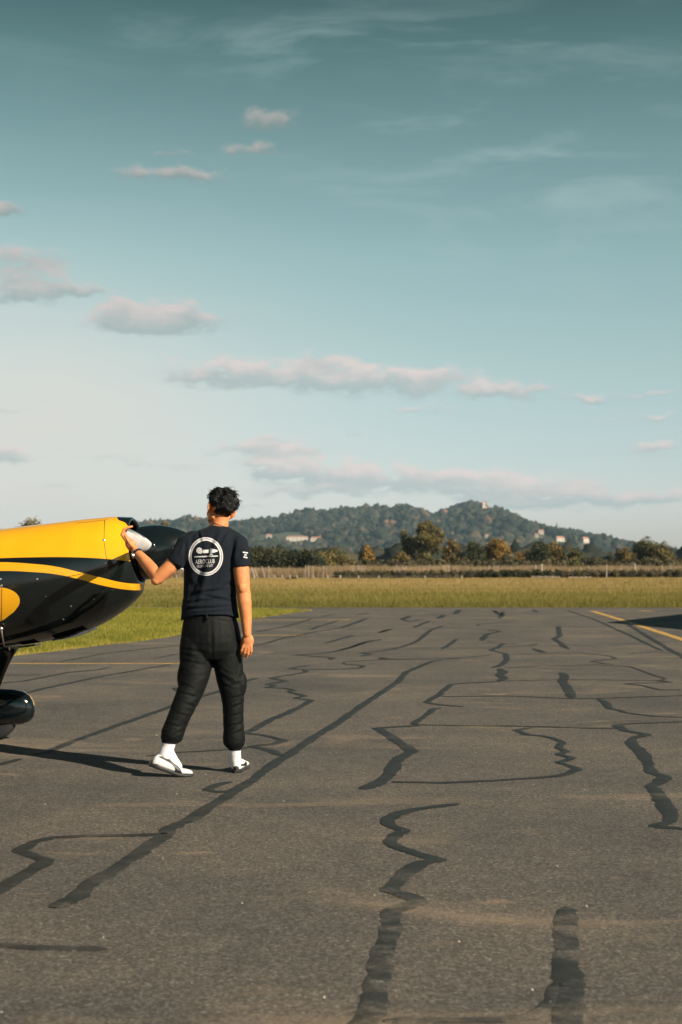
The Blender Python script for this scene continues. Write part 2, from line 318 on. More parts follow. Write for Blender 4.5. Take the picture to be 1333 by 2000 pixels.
seals = [
 (R(OB, [(400,237),(370,240),(330,255),(262,285),(235,318),(170,362),(90,415),(40,450),(0,480)]) + R(OA, [(1240,525),(1160,580),(1090,625),(1040,660),(980,705),(930,735),(870,775),(800,815),(740,860),(650,895)]) + R(OC, [(650,155),(600,190),(540,235),(450,290),(370,340),(290,405),(205,445)]), .075),
 (R(OB, [(640,172),(625,185),(590,198),(650,212),(655,235),(635,255),(598,267)]), .08),
 (R(OB, [(628,270),(640,285),(622,295),(645,305),(625,318)]), .10),
 (R(OB, [(650,267),(790,260),(990,255),(1130,262),(1160,272),(1230,298),(1270,308),(1235,318),(1295,322)]), .045),
 (R(OB, [(625,320),(500,325),(440,330),(415,350),(385,375),(340,400),(400,410),(485,417)]), .07),
 (R(OB, [(625,318),(750,315),(850,313),(990,313),(1250,316),(1295,322)]), .04),
 (R(OB, [(385,375),(420,378),(640,375),(720,378),(885,385),(1000,386),(1110,381),(1333,374),(1500,368)]), .05),
 (R(OB, [(865,285),(880,300),(870,320),(885,340),(900,365),(905,382)]), .095),
 (R(OB, [(1010,388),(1040,405),(1050,425),(1090,430),(1110,440),(1230,455),(1333,458),(1500,460)]), .07),
 (R(OB, [(400,422),(370,425),(350,445),(320,465),(290,483),(310,487),(470,490),(700,492),(850,497),(1080,502)]), .055),
 (R(OB, [(310,490),(150,500),(180,515),(235,555),(290,590),(230,620),(205,670),(170,705),(100,737)]), .085),
 (R(OB, [(210,708),(400,712),(600,703),(780,692),(850,685),(900,672),(930,658),(905,648),(850,632),(880,625),(905,615),(850,602),(885,590),(850,575),(870,555),(835,540),(790,530),(730,525),(690,507),(760,495),(860,497)]), .06),
 (R(OB, [(1500,468),(1333,475),(1110,484),(1080,490),(1110,510),(1195,525),(1150,535),(1130,555),(1170,590),(1200,630),(1215,670),(1270,690),(1215,725),(1250,770),(1280,820),(1290,860),(1230,880),(1333,889)]) + R(OD, [(1345,140)]), .085),
 (R(OI, [(590,165),(590,195),(600,220),(560,240),(600,262),(620,285),(650,300)]), .10),
 (R(OB, [(460,155),(435,175),(405,193)]), .075),
 (R(OI, [(250,285),(400,283),(440,275),(460,270)]), .07), (R(OI, [(440,300),(465,308),(500,322)]), .11),
 (R(OI, [(160,257),(230,268),(340,270)]), .05),
 (R(OB, [(20,243),(180,235),(400,232),(505,226),(600,215)]), .045),
 (R(OI, [(280,330),(400,330),(700,328),(820,333),(870,340),(900,345),(940,355),(900,365),(770,375),(840,382),(860,390),(920,396)]), .05),
 (R(OI, [(1000,332),(1150,318),(1333,330)]), .04),
 (R(OB, [(890,45),(960,68),(1020,90),(1060,110),(1130,140),(1200,175),(1255,200)]), .075),
 (R(OB, [(1110,90),(1190,140),(1240,170),(1290,200),(1333,222),(1400,262)]), .095),
 (R(OI, [(170,185),(240,195),(160,210),(125,250)]), .10), (R(OI, [(100,160),(110,152),(220,143),(340,132)]), .07),
 (R(OI, [(200,70),(240,100),(260,75)]), .10), (R(OI, [(435,65),(460,78)]), .14), (R(OI, [(400,172),(440,168)]), .12),
 (R(OB, [(410,103),(360,120),(330,145),(305,165),(250,185),(180,200),(80,210),(130,212),(85,222)]), .085),
 (R(OB, [(355,85),(330,95),(295,110)]), .10), (R(OB, [(205,117),(160,130)]), .10), (R(OB, [(170,157),(110,165),(60,185),(5,200)]), .085),
 (R(OB, [(470,42),(455,58)]), .16), (R(OB, [(410,62),(390,75)]), .15), (R(OB, [(245,78),(280,70)]), .1), (R(OB, [(600,45),(640,60),(625,75)]), .12),
 (R(OB, [(1110,328),(1180,335),(1245,352),(1333,352)]), .07), (R(OB, [(1110,328),(1290,322)]), .045),
 (R(OE, [(360,433),(320,435),(215,455),(320,460),(330,475),(250,490),(95,515),(200,535),(70,555),(130,565),(60,577),(200,582),(250,595),(210,605),(325,632),(255,645),(365,660),(310,690),(200,745)]) + R(OA, [(1060,465),(1000,500),(955,522),(1030,530),(1105,550),(1060,565),(970,572),(1040,585),(1100,612)]), .07),
 (R(OA, [(970,578),(860,588),(690,597),(570,612)]), .035),
 (R(OE, [(240,365),(460,378),(510,385),(480,395)]), .09), (R(OE, [(620,405),(800,397),(835,385),(860,392),(1333,390)]), .04),
 (R(OE, [(815,382),(840,392)]), .16),
 (R(OE, [(240,365),(380,358),(490,347),(600,320),(740,275),(810,265)]), .08), (R(OE, [(450,288),(520,268),(630,238)]), .085),
 (R(OE, [(720,128),(650,155),(560,185)]), .11), (R(OE, [(560,187),(400,210),(290,235),(170,257),(60,290),(0,300)]) + R(OA, [(960,185)]), .075),
 (R(OE, [(530,142),(470,162),(400,180),(360,200),(280,200)]), .09), (R(OE, [(0,215),(80,200),(200,178),(300,148),(370,128)]), .075),
 (R(OE, [(880,197),(800,220)]), .11), (R(OE, [(1090,132),(1000,148),(950,132),(1005,110)]), .1), (R(OE, [(735,90),(650,104)]), .12), (R(OE, [(520,98),(430,112)]), .1),
 (R(OE, [(575,415),(570,425),(700,432),(690,445),(640,455),(340,460)]), .07),
 (R(OE, [(340,75),(200,92)]), .07),
 (R(OA, [(430,265),(380,275),(270,285),(190,300),(90,320),(0,327),(-60,328)]), .065), (R(OA, [(0,297),(160,295)]), .03),
 (R(OA, [(660,255),(560,272),(400,300),(280,325),(160,350),(110,365),(60,372)]), .07), (R(OA, [(700,180),(540,197),(400,213),(300,232),(230,245)]), .05),
 (R(OA, [(720,210),(680,215),(600,232)]), .05), (R(OA, [(880,345),(850,360),(760,385),(660,420),(560,455),(460,490),(350,530),(250,567),(180,595),(130,605)]), .07),
 (R(OA, [(80,622),(0,643),(-60,660)]), .07), (R(OA, [(720,345),(680,345),(700,360)]), .09), (R(OA, [(1000,308),(960,316),(930,330),(880,345)]), .08),
 (R(OA, [(900,745),(850,752),(800,740),(870,715),(900,712)]), .06),
 (R(OC, [(650,157),(500,163),(350,165),(200,172),(130,190),(70,222),(120,240),(180,260),(150,290),(80,325),(0,372),(-60,400)]), .075),
 (R(OC, [(-60,585),(0,590),(100,598),(250,600),(415,607)]), .055),
 (R(OD, [(465,40),(400,48),(300,62),(230,80),(190,100),(190,120),(260,145),(230,160),(200,190),(230,210),(300,232),(400,258),(320,270),(270,300),(230,340),(190,375),(250,390),(320,415),(260,435),(200,455),(210,500),(200,560),(170,640),(150,740),(140,820),(100,891),(20,1060)]), .072),
 (R(OD, [(890,440),(880,530),(885,620),(895,720),(890,891),(890,1060)]), .08),
 (R(OD, [(850,730),(820,810),(760,860),(640,875),(400,880),(180,880)]), .05),
]
for i, (pts, w) in enumerate(seals):
    dist = sum(p[1] for p in pts) / len(pts)
    ribbon('crack_seal', pts, w * .55, .0042, SEAL, apron, jag=.24 if dist < 16 else .18, step=.016 if dist < 12 else .04 if dist < 18 else .08, seed=i, near=1.0 if i >= len(seals) - 3 else .4)
def yline(pts, w, seed): return ribbon('yellow_line', pts, w, .0035, YLINE, apron, jag=.06, step=.25, seed=seed, wvar=.08, cap=False)
yline([G(-120, 1296), G(410, 1296)], .055, 91)
yline([G(360, 1241), G(592, 1241)], .05, 92); yline([G(575, 1240.6), G(592, 1241)], .13, 93)
yline([G(495, 1210.4), G(684, 1210)], .05, 94); yline([G(668, 1210), G(684, 1210)], .18, 95)
yline([G(1157, 1193.5), G(1215, 1211), G(1333, 1249), G(1500, 1303)], .085, 96)
yline([G(1250, 1193), G(1275, 1193.5)], .25, 97)

# small stones lying on the asphalt
def pebbles():
    vs = []; fs = []; r = random.Random(5)
    for i in range(70):
        Y = 3.9 + 16 * r.random() ** 1.6; X = r.uniform(-.27, .27) * Y; s = r.uniform(.002, .0065); b = len(vs)
        for q in ((1, 0, 0), (0, 1, 0), (-1, 0, 0), (0, -1, 0), (0, 0, 1)):
            vs.append((X + q[0] * s * r.uniform(.7, 1.2), Y + q[1] * s * r.uniform(.7, 1.2), .001 + q[2] * s * 1.1))
        for j in range(4): fs.append((b + j, b + (j + 1) % 4, b + 4))
    o = new_mesh('gravel_stones', vs, fs, plain('pale_stone', (.30, .27, .23), .8, var=.4, scale=3), smooth=False)
    tag(o, 'scattered pale grit stones lying on the asphalt apron', 'gravel', kind='stuff')
pebbles()

# ------------------------------------------------------------------ grass
def in_poly(X, Y, poly):
    inside = np.zeros(len(X), bool); n = len(poly)
    for i in range(n):
        x1, y1 = poly[i]; x2, y2 = poly[(i + 1) % n]
        c = ((y1 > Y) != (y2 > Y)) & (X < (x2 - x1) * (Y - y1) / (y2 - y1 + 1e-9) + x1); inside ^= c
    return inside
def fbm(X, Y, s, seed=0, oct=4):
    out = np.zeros(len(X)); r = np.random.default_rng(seed); amp = 1
    for o in range(oct):
        for k in range(5):
            a = r.uniform(0, 2 * math.pi); p = r.uniform(0, 6.28); f = s * 2 ** o * r.uniform(.7, 1.3)
            out += amp * np.sin((X * math.cos(a) + Y * math.sin(a)) * f + p) / 5
        amp *= .6
    return out
def grass(name, X, Y, hgt, wid, lean, mat, label, tint, cat='grass', z0=-.03):
    n = len(X); a = rng.uniform(0, math.pi, n); dx, dy = np.cos(a) * wid / 2, np.sin(a) * wid / 2
    la = rng.uniform(0, 6.283, n); lx, ly = np.cos(la) * lean * hgt * rng.random(n), np.sin(la) * lean * hgt * rng.random(n)
    V = np.empty((n, 3, 3)); V[:, 0] = np.stack([X - dx, Y - dy, np.full(n, z0)], 1); V[:, 1] = np.stack([X + dx, Y + dy, np.full(n, z0)], 1)
    V[:, 2] = np.stack([X + lx, Y + ly, z0 + hgt], 1)
    o = new_mesh(name, V.reshape(-1, 3), np.arange(3 * n).reshape(-1, 3), mat, smooth=False)
    set_attr(o.data, 'tint', np.repeat(tint, 3)); tag(o, label, cat, kind='stuff'); return o
def mat_grass(name, pts):
    k = M(name); c = k.ramp(k.attr('tint'), pts); k.fin(c, .75, spec=.15); return k.translucent(c, .3)
G1 = mat_grass('mown_verge_grass', [(0, (.085, .095, .018)), (.35, (.175, .185, .028)), (.65, (.31, .27, .045)), (1, (.50, .36, .13))])
G2 = mat_grass('meadow_grass', [(0, (.10, .105, .025)), (.35, (.20, .175, .04)), (.65, (.31, .225, .08)), (1, (.48, .33, .15))])
wpoly = [(x, y) for x, y in edge2] + [wedge[-1], (-14, 18.2), (-40, 12.2), (-40, 45.3)] + [(x, y) for x, y in near_tw[1:]]
def verge():
    n = 520000; Y = 16 + 29 * rng.random(n) ** 1.15; X = rng.uniform(-14, 0, n); Y2 = Y
    k = in_poly(X, Y, wpoly) & (X > -.25 * Y - 1.2); X, Y = X[k], Y[k]
    pn = fbm(X, Y, .9, 1); fn = fbm(X, Y, 5, 2)
    # distance to the asphalt edge: short, dry, straggling
    E = np.array(edge2[::6]); d = np.min(np.hypot(X[:, None] - E[None, :, 0], Y[:, None] - E[None, :, 1]), axis=1)
    near = np.exp(-(d / .35) ** 2)
    h = (.055 + .05 * rng.random(len(X)) + .02 * fn) * (1 - .45 * near)
    t = np.clip(.42 + .13 * pn + .10 * fn + .16 * rng.standard_normal(len(X)) + .35 * near, 0, 1)
    grass('grass', X, Y, np.maximum(h, .02), np.where(Y < 30, .010, .016), .7, G1, 'short mown green and yellow grass verge beside the taxiway', t)
verge()
def meadow():
    n = 520000; Y = 44 + 92 * rng.random(n) ** 1.35; X = rng.uniform(-1, 1, n) * (.25 * Y + 3)
    ed = np.where(X > -1, 44.15, 44.3 + (-1 - X) * .085); k = Y > ed + .05; X, Y = X[k], Y[k]; ed = ed[k]
    pn = fbm(X * .6, Y, .12, 3); fn = fbm(X, Y, 1.6, 4); streak = fbm(X * .15, Y, .35, 6)
    far = np.clip((Y - 50) / 50, 0, 1)
    near = np.exp(-((Y - ed) / .8) ** 2)
    h = (.12 + .12 * rng.random(len(X)) + .05 * fn + .05 * pn) * (1 - .55 * near) * (1 + .25 * far)
    t = np.clip(.26 + .40 * far + .10 * pn + .13 * streak + .09 * fn + .17 * rng.standard_normal(len(X)), 0, 1)
    grass('grass', X, Y, np.maximum(h, .04), .016 + .0005 * (Y - 44), .6, G2, 'tall olive and straw meadow grass beyond the far taxiway edge', t)
meadow()

# ------------------------------------------------------------------ foliage builders
def leaf_mat(name, lo, mid, hi):
    k = M(name); c = k.ramp(k.attr('tint'), [(0, lo), (.5, mid), (1, hi)]); k.fin(c, .7, spec=.2); return k.translucent(c, .18)
LEAF = {
 'dark': leaf_mat('dark_green_leaves', (.014, .020, .010), (.036, .040, .016), (.080, .070, .026)),
 'green': leaf_mat('green_leaves', (.030, .034, .014), (.082, .078, .025), (.155, .125, .040)),
 'olive': leaf_mat('olive_leaves', (.046, .044, .019), (.112, .093, .032), (.20, .15, .048)),
 'gold': leaf_mat('golden_autumn_leaves', (.08, .056, .017), (.20, .122, .028), (.36, .21, .042)),
 'rust': leaf_mat('yellowing_leaves', (.055, .046, .018), (.13, .094, .031), (.23, .15, .046)),
 'scrub': leaf_mat('brown_green_scrub_leaves', (.034, .034, .019), (.074, .066, .034), (.13, .10, .05)),
}
BARK = plain('bark', (.10, .08, .06), .9, scale=20, bump=.4)
def leaves(C, r, nl, size, squash=1.0):
    """leaf clumps: small bent quads through and around a set of blobs (centres C, radii r)"""
    C = np.asarray(C); r = np.asarray(r); w = r ** 2; idx = rng.choice(len(C), nl, p=w / w.sum())
    d = rng.standard_normal((nl, 3)); d /= np.linalg.norm(d, axis=1)[:, None]
    rad = r[idx] * (1 - .5 * rng.random(nl) ** 2.2) * (1 + .12 * rng.standard_normal(nl))
    pos = C[idx] + d * rad[:, None] * np.array([1, 1, squash])
    nrm = d + .7 * rng.standard_normal((nl, 3)); nrm /= np.linalg.norm(nrm, axis=1)[:, None]
    t = np.cross(nrm, rng.standard_normal((nl, 3))); t /= np.linalg.norm(t, axis=1)[:, None]; b = np.cross(nrm, t)
    s = size * rng.uniform(.55, 1.3, nl)[:, None]
    V = np.stack([pos - t * s, pos - b * s * .55, pos + t * s, pos + b * s * .55], 1)
    blob = rng.standard_normal(len(C)) * .16
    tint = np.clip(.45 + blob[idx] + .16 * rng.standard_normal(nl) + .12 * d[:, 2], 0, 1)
    return V.reshape(-1, 3), tint
def quads(n): return np.arange(4 * n).reshape(-1, 4)
def tube_np(pts, rad, seg=6):
    vs = []; fs = []; up = Vector((.3, .9, .1))
    for i, p in enumerate(pts):
        p = Vector(p); a = Vector(pts[max(0, i - 1)]); b = Vector(pts[min(len(pts) - 1, i + 1)]); t = (b - a).normalized()
        u = t.cross(up).normalized() if abs(t.dot(up)) < .98 else t.orthogonal().normalized(); v = t.cross(u)
        for k in range(seg):
            th = 2 * math.pi * k / seg; q = p + (u * math.cos(th) + v * math.sin(th)) * rad[i]; vs.append(tuple(q))
        if i:
            o = i * seg
            for k in range(seg): fs.append((o - seg + k, o - seg + (k + 1) % seg, o + (k + 1) % seg, o + k))
    n = len(vs); vs += [tuple(pts[0]), tuple(pts[-1])]
    for k in range(seg): fs.append((n, (k + 1) % seg, k)); fs.append((n + 1, n - seg + k, n - seg + (k + 1) % seg))
    return vs, fs
class MB:
    def __init__(s): s.v = []; s.f = []
    def add(s, vf):
        b = len(s.v); s.v += [tuple(x) for x in vf[0]]; s.f += [tuple(i + b for i in q) for q in vf[1]]; return s
    def tube(s, pts, rad, seg=8):
        if not isinstance(rad, (list, tuple)): rad = [rad] * len(pts)
        return s.add(tube_np(pts, rad, seg))
    def box(s, c, d, rot=None):
        R_ = rot or Matrix.Identity(3); vs = []
        for x in (-1, 1):
            for y in (-1, 1):
                for z in (-1, 1): vs.append(Vector(c) + R_ @ Vector((x * d[0] / 2, y * d[1] / 2, z * d[2] / 2)))
        return s.add((vs, [(0, 1, 3, 2), (4, 6, 7, 5), (0, 4, 5, 1), (2, 3, 7, 6), (0, 2, 6, 4), (1, 5, 7, 3)]))
    def build(s, name, mat, parent=None, smooth=False): return new_mesh(name, s.v, s.f, mat, parent, smooth)

def tree(name, px, top, wpx, Y, key, label, trunk_h=.3, dens=1.0, squash=1.0, nb=None, lean=0, size=None, group='trees behind the fence', base_py=None, airy=False):
    hgt = H + (HOR - top) / F * Y; wid = wpx / F * Y; X = (px - 666.5) / F * Y
    root = empty(name, (X, Y, -.03), label, 'tree', group)
    r_ = random.Random(int(px * 7 + top)); nb = nb or max(8, int(16 * (hgt / wid + .5)))
    C = []; Rr = []; zc = hgt * (1 + trunk_h) / 2; hz = hgt * (1 - trunk_h) / 2
    for i in range(nb):
        while True:
            q = Vector((r_.uniform(-1, 1), r_.uniform(-1, 1), r_.uniform(-1, 1)))
            if .25 < q.length < 1: break
        br = min(wid, 2 * hz) * r_.uniform(.13, .24) * (.72 if airy else 1)
        taper = 1 - .35 * max(0, q.z)
        C.append((q.x * (wid / 2 - br * .8) * taper + lean * q.z, q.y * (wid / 2 - br * .8) * taper, zc + q.z * (hz - br * .9))); Rr.append(br)
    C.append((lean, 0, hgt - Rr[0] * .9)); Rr.append(Rr[0])
    nl = int(dens * min(9000, 1500 + 90 * wid * hgt)); size = size or .17 * (Y / 200) ** .5
    V, t = leaves(C, Rr, nl, size); c = new_mesh('crown', V, quads(nl), LEAF[key], root, smooth=False); set_attr(c.data, 'tint', np.repeat(t, 4))
    mb = MB(); tr = .028 * hgt; top_p = (lean * .5, 0, hgt * .72)
    mb.tube([(0, 0, 0), (.1, .05, hgt * .3), (lean * .3, 0, hgt * .5), top_p], [tr * 1.3, tr, tr * .75, tr * .3], 7)
    for i in range(0, len(C), 2):
        s0 = Vector((lean * .2, 0, hgt * r_.uniform(.18, .5))); e = Vector(C[i]); mid = (s0 + e) / 2 + Vector((0, 0, .06 * hgt))
        mb.tube([s0, mid, e], [tr * .45, tr * .3, tr * .1], 5)
    mb.build('trunk', BARK, root, True)
    return root
TR = [
 ('leafy_tree', 65, 1011, 96, 190, 'olive', 'rounded brown-green tree showing above the yellow cowling top', .2, {}),
 ('leafy_tree', 322, 1018, 40, 190, 'rust', 'small brownish treetop peeking over the black spinner', .2, {}),
 ('leafy_tree', 655, 1070, 62, 205, 'green', 'low round green tree just right of the dark hedge', .12, {}),
 ('autumn_tree', 718, 1063, 34, 210, 'gold', 'small bright orange autumn tree standing alone', .15, {}),
 ('leafy_tree', 784, 1077, 52, 190, 'rust', 'low yellow-green bush-like tree left of the tallest tree', .08, {}),
 ('tall_tree', 836, 1015, 78, 200, 'olive', 'tallest olive-brown tree with gaps in its crown', .28, dict(airy=True, dens=.9, nb=30)),
 ('tall_tree', 802, 1036, 46, 203, 'olive', 'slim dark olive tree leaning left of the tallest tree', .3, dict(airy=True, dens=.8, lean=-1)),
 ('leafy_tree', 832, 1078, 80, 196, 'green', 'grey-green undergrowth tree below the tallest crown', .05, {}),
 ('autumn_tree', 882, 1053, 46, 200, 'rust', 'thin orange-brown tree right of the tallest tree', .2, dict(airy=True, dens=.8)),
 ('leafy_tree', 922, 1056, 68, 195, 'dark', 'dark green tree in front of the golden tree', .05, {}),
 ('autumn_tree', 965, 1050, 82, 204, 'gold', 'broad golden-yellow autumn tree next to a dark green one', .12, {}),
 ('leafy_tree', 990, 1082, 36, 192, 'scrub', 'low dull brown-green tree under the golden one', .05, {}),
 ('autumn_tree', 1014, 1078, 24, 194, 'gold', 'tiny yellow tree between the golden and the dark trees', .08, {}),
 ('leafy_tree', 1032, 1074, 34, 205, 'rust', 'small rusty tree behind the tiny yellow one', .1, {}),
 ('leafy_tree', 1054, 1054, 62, 200, 'dark', 'dark green round tree right of the tiny yellow tree', .06, {}),
 ('leafy_tree', 1082, 1056, 52, 203, 'rust', 'yellowing olive tree joined to the dark round tree', .1, {}),
 ('leafy_tree', 1122, 1070, 62, 200, 'green', 'mid green tree sloping down to the right', .05, {}),
 ('leafy_tree', 1124, 1090, 26, 150, 'green', 'narrow green bush rising out of the dry reeds', .0, {}),
 ('leafy_tree', 1165, 1088, 56, 215, 'dark', 'low dark tree left of the right-hand group', .05, {}),
 ('leafy_tree', 1192, 1084, 40, 212, 'dark', 'second low dark tree, beside the yellowing bushy one', .05, {}),
 ('leafy_tree', 1222, 1068, 58, 205, 'rust', 'yellowing bushy tree at the foot of the big olive tree', .06, {}),
 ('leafy_tree', 1262, 1048, 66, 208, 'green', 'big green tree with the highest crown on the right', .08, {}),
 ('leafy_tree', 1296, 1056, 62, 206, 'olive', 'big rounded olive tree sloping to the right edge', .08, {}),
 ('leafy_tree', 1340, 1080, 46, 212, 'dark', 'dark tree cut by the right edge of the picture', .06, {}),
 ('leafy_tree', 1400, 1066, 90, 215, 'green', 'green tree past the right end of the row', .06, {}),
]
for (nm, px, top, w, Y, key, lab, th, kw) in TR: tree(nm, px, top, w, Y, key, lab, trunk_h=th, **kw)

def mass(name, x0, x1, Y0, Y1, h0, h1, key, n, nl, size, label, cat, kind=None, py=None, z0=0):
    C = []; Rr = []
    for i in range(n):
        t = (i + rng.random()) / n; px = x0 + (x1 - x0) * t; Y = rng.uniform(Y0, Y1); X = (px - 666.5) / F * Y
        hh = (h0 + (h1 - h0) * t) * rng.uniform(.78, 1.08)
        r = hh * rng.uniform(.28, .42); C.append((X, Y, z0 + max(r * .6, hh - r))); Rr.append(r)
        C.append((X + rng.uniform(-r, r), Y, z0 + hh * .35)); Rr.append(hh * .36)
    V, t = leaves(C, Rr, nl, size); V[:, 2] = np.maximum(V[:, 2], z0 - .02)
    o = new_mesh(name, V, quads(nl), LEAF[key], smooth=False); set_attr(o.data, 'tint', np.repeat(t, 4)); tag(o, label, cat, kind=kind); return o
mass('hedge', 330, 620, 148, 153, 3.2, 3.1, 'dark', 34, 26000, .17, 'tall dark green clipped hedge behind the dry reeds', 'hedge')
mass('hedge', 600, 672, 150, 154, 2.9, 2.5, 'olive', 10, 6000, .17, 'ragged olive hedge end next to the dark hedge', 'hedge')
mass('undergrowth', 660, 1345, 158, 176, 1.9, 2.2, 'scrub', 80, 26000, .20, 'low brown-green undergrowth at the feet of the trees', 'undergrowth', 'stuff')
mass('undergrowth', -260, 345, 158, 176, 2.4, 2.2, 'scrub', 50, 12000, .20, 'brown-green undergrowth behind the aeroplane', 'undergrowth', 'stuff')
mass('scrub_bushes', 655, 1345, 134.5, 137.5, .85, .95, 'scrub', 160, 36000, .085, 'knee-high dark brown bramble band along the meadow edge', 'scrub', 'stuff')
mass('scrub_bushes', 940, 1100, 134, 136, .9, .9, 'dark', 28, 9000, .085, 'greener bramble patch in front of the dark round tree', 'scrub', 'stuff')
mass('scrub_bushes', 560, 582, 126, 126.6, .28, .28, 'dark', 5, 900, .06, 'small dark weed clump standing in the meadow', 'weeds', 'stuff')
# dry reeds
REED = mat_grass('dry_reed', [(0, (.14, .105, .052)), (.4, (.27, .195, .105)), (.75, (.43, .32, .195)), (1, (.58, .46, .32))])
n = 60000; Yr = rng.uniform(138, 147, n); Xr = rng.uniform(-52, 45, n) / 142 * Yr
hr_ = (1.25 + .16 * fbm(Xr, Yr, .9, 8) + .2 * rng.random(n)); hr_ *= np.where(Xr / Yr * F + 666 < 600, .85, 1)
grass('dry_reeds', Xr, Yr, hr_, np.full(n, .05), .22, REED, 'tall dry tan reeds standing along the field fence', np.clip(.45 + .2 * rng.standard_normal(n) + .15 * fbm(Xr, Yr, .5, 9), 0, 1), 'reeds')

# stakes, field fences
WOOD = plain('grey_weathered_wood', (.30, .24, .19), .85, scale=14, bump=.3, var=.25)
def stake(px, top, bot, wpx, slant=0, label=None, group='thin pale stakes among the reeds'):
    Y = 137.6 if bot < 1125 else 134.0
    X = (px - 666.5) / F * Y; h = H + (HOR - top) / F * Y + .03; s = slant / F * Y; w = wpx / F * Y / 2
    root = MB().tube([(0, 0, 0), (s * .5, 0, h * .5), (s, 0, h * .96), (s, 0, h)], [w, w * .95, w * .85, w * .5], 6).build('wooden_stake', WOOD)
    root.location = (X, Y, -.03); tag(root, label or 'thin upright pale stake standing among the dry reeds', 'stake', group)
for px, top, wp in [(525, 1105, 2), (597, 1104, 2), (603, 1104, 2), (612, 1105, 1.8), (632, 1105, 1.8), (690, 1104, 1.8), (700, 1103, 2), (708, 1104, 1.8), (712, 1105, 1.8),
                    (774, 1103, 1.8), (778, 1104, 1.8), (786, 1104, 1.8), (794, 1104, 1.8), (866, 1104, 2.4), (876, 1102, 2.4), (956, 1104, 2.2), (966, 1103, 1.6), (973, 1103, 1.8), (1046, 1103, 2.4),
                    (1150, 1104, 1.8), (1293, 1104, 2), (1310, 1103, 2)]:
    stake(px, top, 1120, wp)
stake(1058, 1102, 1120, 5.5, 0, 'thick pale post in front of the dark round tree', 'thick pale posts')
stake(1240, 1100, 1120, 4.5, 0, 'thick pale post in the reeds below the right-hand trees', 'thick pale posts')
stake(1185, 1103, 1132, 2.6, 0, 'tall pale post reaching down to the meadow grass', 'thick pale posts')
stake(499, 1108, 1132, 2.8, -8, 'left one of two leaning pale stakes beside the person', 'leaning pale stakes')
stake(505, 1110, 1132, 2.4, -8, 'right one of two leaning pale stakes beside the person', 'leaning pale stakes')
stake(518, 1106, 1120, 2.2, -6, 'short leaning stake right of the leaning pair', 'leaning pale stakes')
WIRE = plain('galvanised_wire', (.35, .34, .32), .5, .6)
def field_fence(pxs, py_top, Y, label, rail=False):
    r = empty('field_fence', ((pxs[0] - 666.5) / F * Y, Y, -.03), label, 'fence'); x0 = r.location.x; ht = H - (py_top - HOR) / F * Y
    for p in pxs:
        MB().tube([(((p - 666.5) / F * Y) - x0, 0, 0), (((p - 666.5) / F * Y) - x0 + .02, 0, ht), (((p - 666.5) / F * Y) - x0 + .02, 0, ht + .03)], [.075, .07, .03], 6).build('post', WOOD, r)
    for k in ((.9, .45) if not rail else (.85, .4)):
        e = (pxs[-1] - pxs[0]) / F * Y
        MB().tube([(0, .08, ht * k), (e, .08, ht * k)], .014 if not rail else .04, 5).build('wire' if not rail else 'rail', WIRE if not rail else WOOD, r)
field_fence([345, 390, 440, 496, 537, 551, 566, 580, 612, 640, 665], 1123, 133.5, 'low wire fence with short posts at the meadow edge')
field_fence([664, 700, 740, 830, 902], 1124, 133.2, 'sparse short post fence in front of the dark brambles')
field_fence([1040, 1053, 1066, 1078, 1092], 1125, 133.0, 'short wooden rail fence below the dark round tree', True)
field_fence([1112, 1124, 1136, 1143, 1153], 1126, 132.8, 'low broken pale fence remains right of the rail fence', True)

# ------------------------------------------------------------------ hill with its wood and houses
sky_px = np.array([(-500, 1062), (-200, 1050), (0, 1046), (200, 1034), (300, 1032), (340, 1030), (380, 1022), (410, 1024), (440, 1026), (480, 1025), (500, 1022), (540, 1020), (562, 1013), (580, 1009), (605, 1006), (640, 1008),
    (680, 1004), (730, 999), (745, 998), (765, 1001), (780, 993), (800, 997), (820, 1004), (845, 1013), (860, 1007), (880, 998), (905, 989), (925, 991), (945, 994), (965, 997), (985, 1008), (1000, 1014), (1030, 1027), (1060, 1036),
    (1085, 1037), (1105, 1040), (1125, 1046), (1150, 1056), (1175, 1064), (1200, 1068), (1230, 1073), (1333, 1086), (1500, 1094), (2000, 1100)], float)
YR = 2500.0
rx = (sky_px[:, 0] - 666.5) / F * YR; rz = (HOR - sky_px[:, 1]) / F * YR + H - 7
def hill_z(X, Y):
    X = np.asarray(X, float); Y = np.asarray(Y, float)
    ridge = np.interp(X * YR / np.maximum(Y, 1500) * .5 + X * .5, rx, rz)
    t = np.clip((Y - 1350) / (YR - 1350), 0, 1); S = t * t * (3 - 2 * t)
    back = np.clip((Y - YR) / 1200, 0, 1); S = S * (1 - .6 * back)
    bumps = (np.sin(X / 95 + 1.3) * np.cos(Y / 130 + X / 210) + .6 * np.sin(X / 47 + Y / 70)) * 7 * t * (1 - t) * 4 * np.clip(ridge / 60, .2, 1)
    return np.maximum(ridge, 0) * S + bumps - .5 * (1 - t)
def hill():
    xs = np.linspace(-2200, 2200, 260); ys = np.linspace(1340, 3800, 120); XX, YY = np.meshgrid(xs, ys); Z = hill_z(XX.ravel(), YY.ravel())
    V = np.stack([XX.ravel(), YY.ravel(), Z], 1); nx, ny = 260, 120; i = np.arange(nx * ny).reshape(ny, nx)
    Fc = np.stack([i[:-1, :-1].ravel(), i[:-1, 1:].ravel(), i[1:, 1:].ravel(), i[1:, :-1].ravel()], 1)
    k = M('hillside_undergrowth'); c = k.ramp(k.noise(.02, 5, .6), [(.35, (.03, .04, .018)), (.6, (.06, .065, .03)), (.75, (.12, .10, .05))]); k.fin(c, .95)
    o = new_mesh('hill', V, Fc, k.m); o['kind'] = 'structure'
hill()
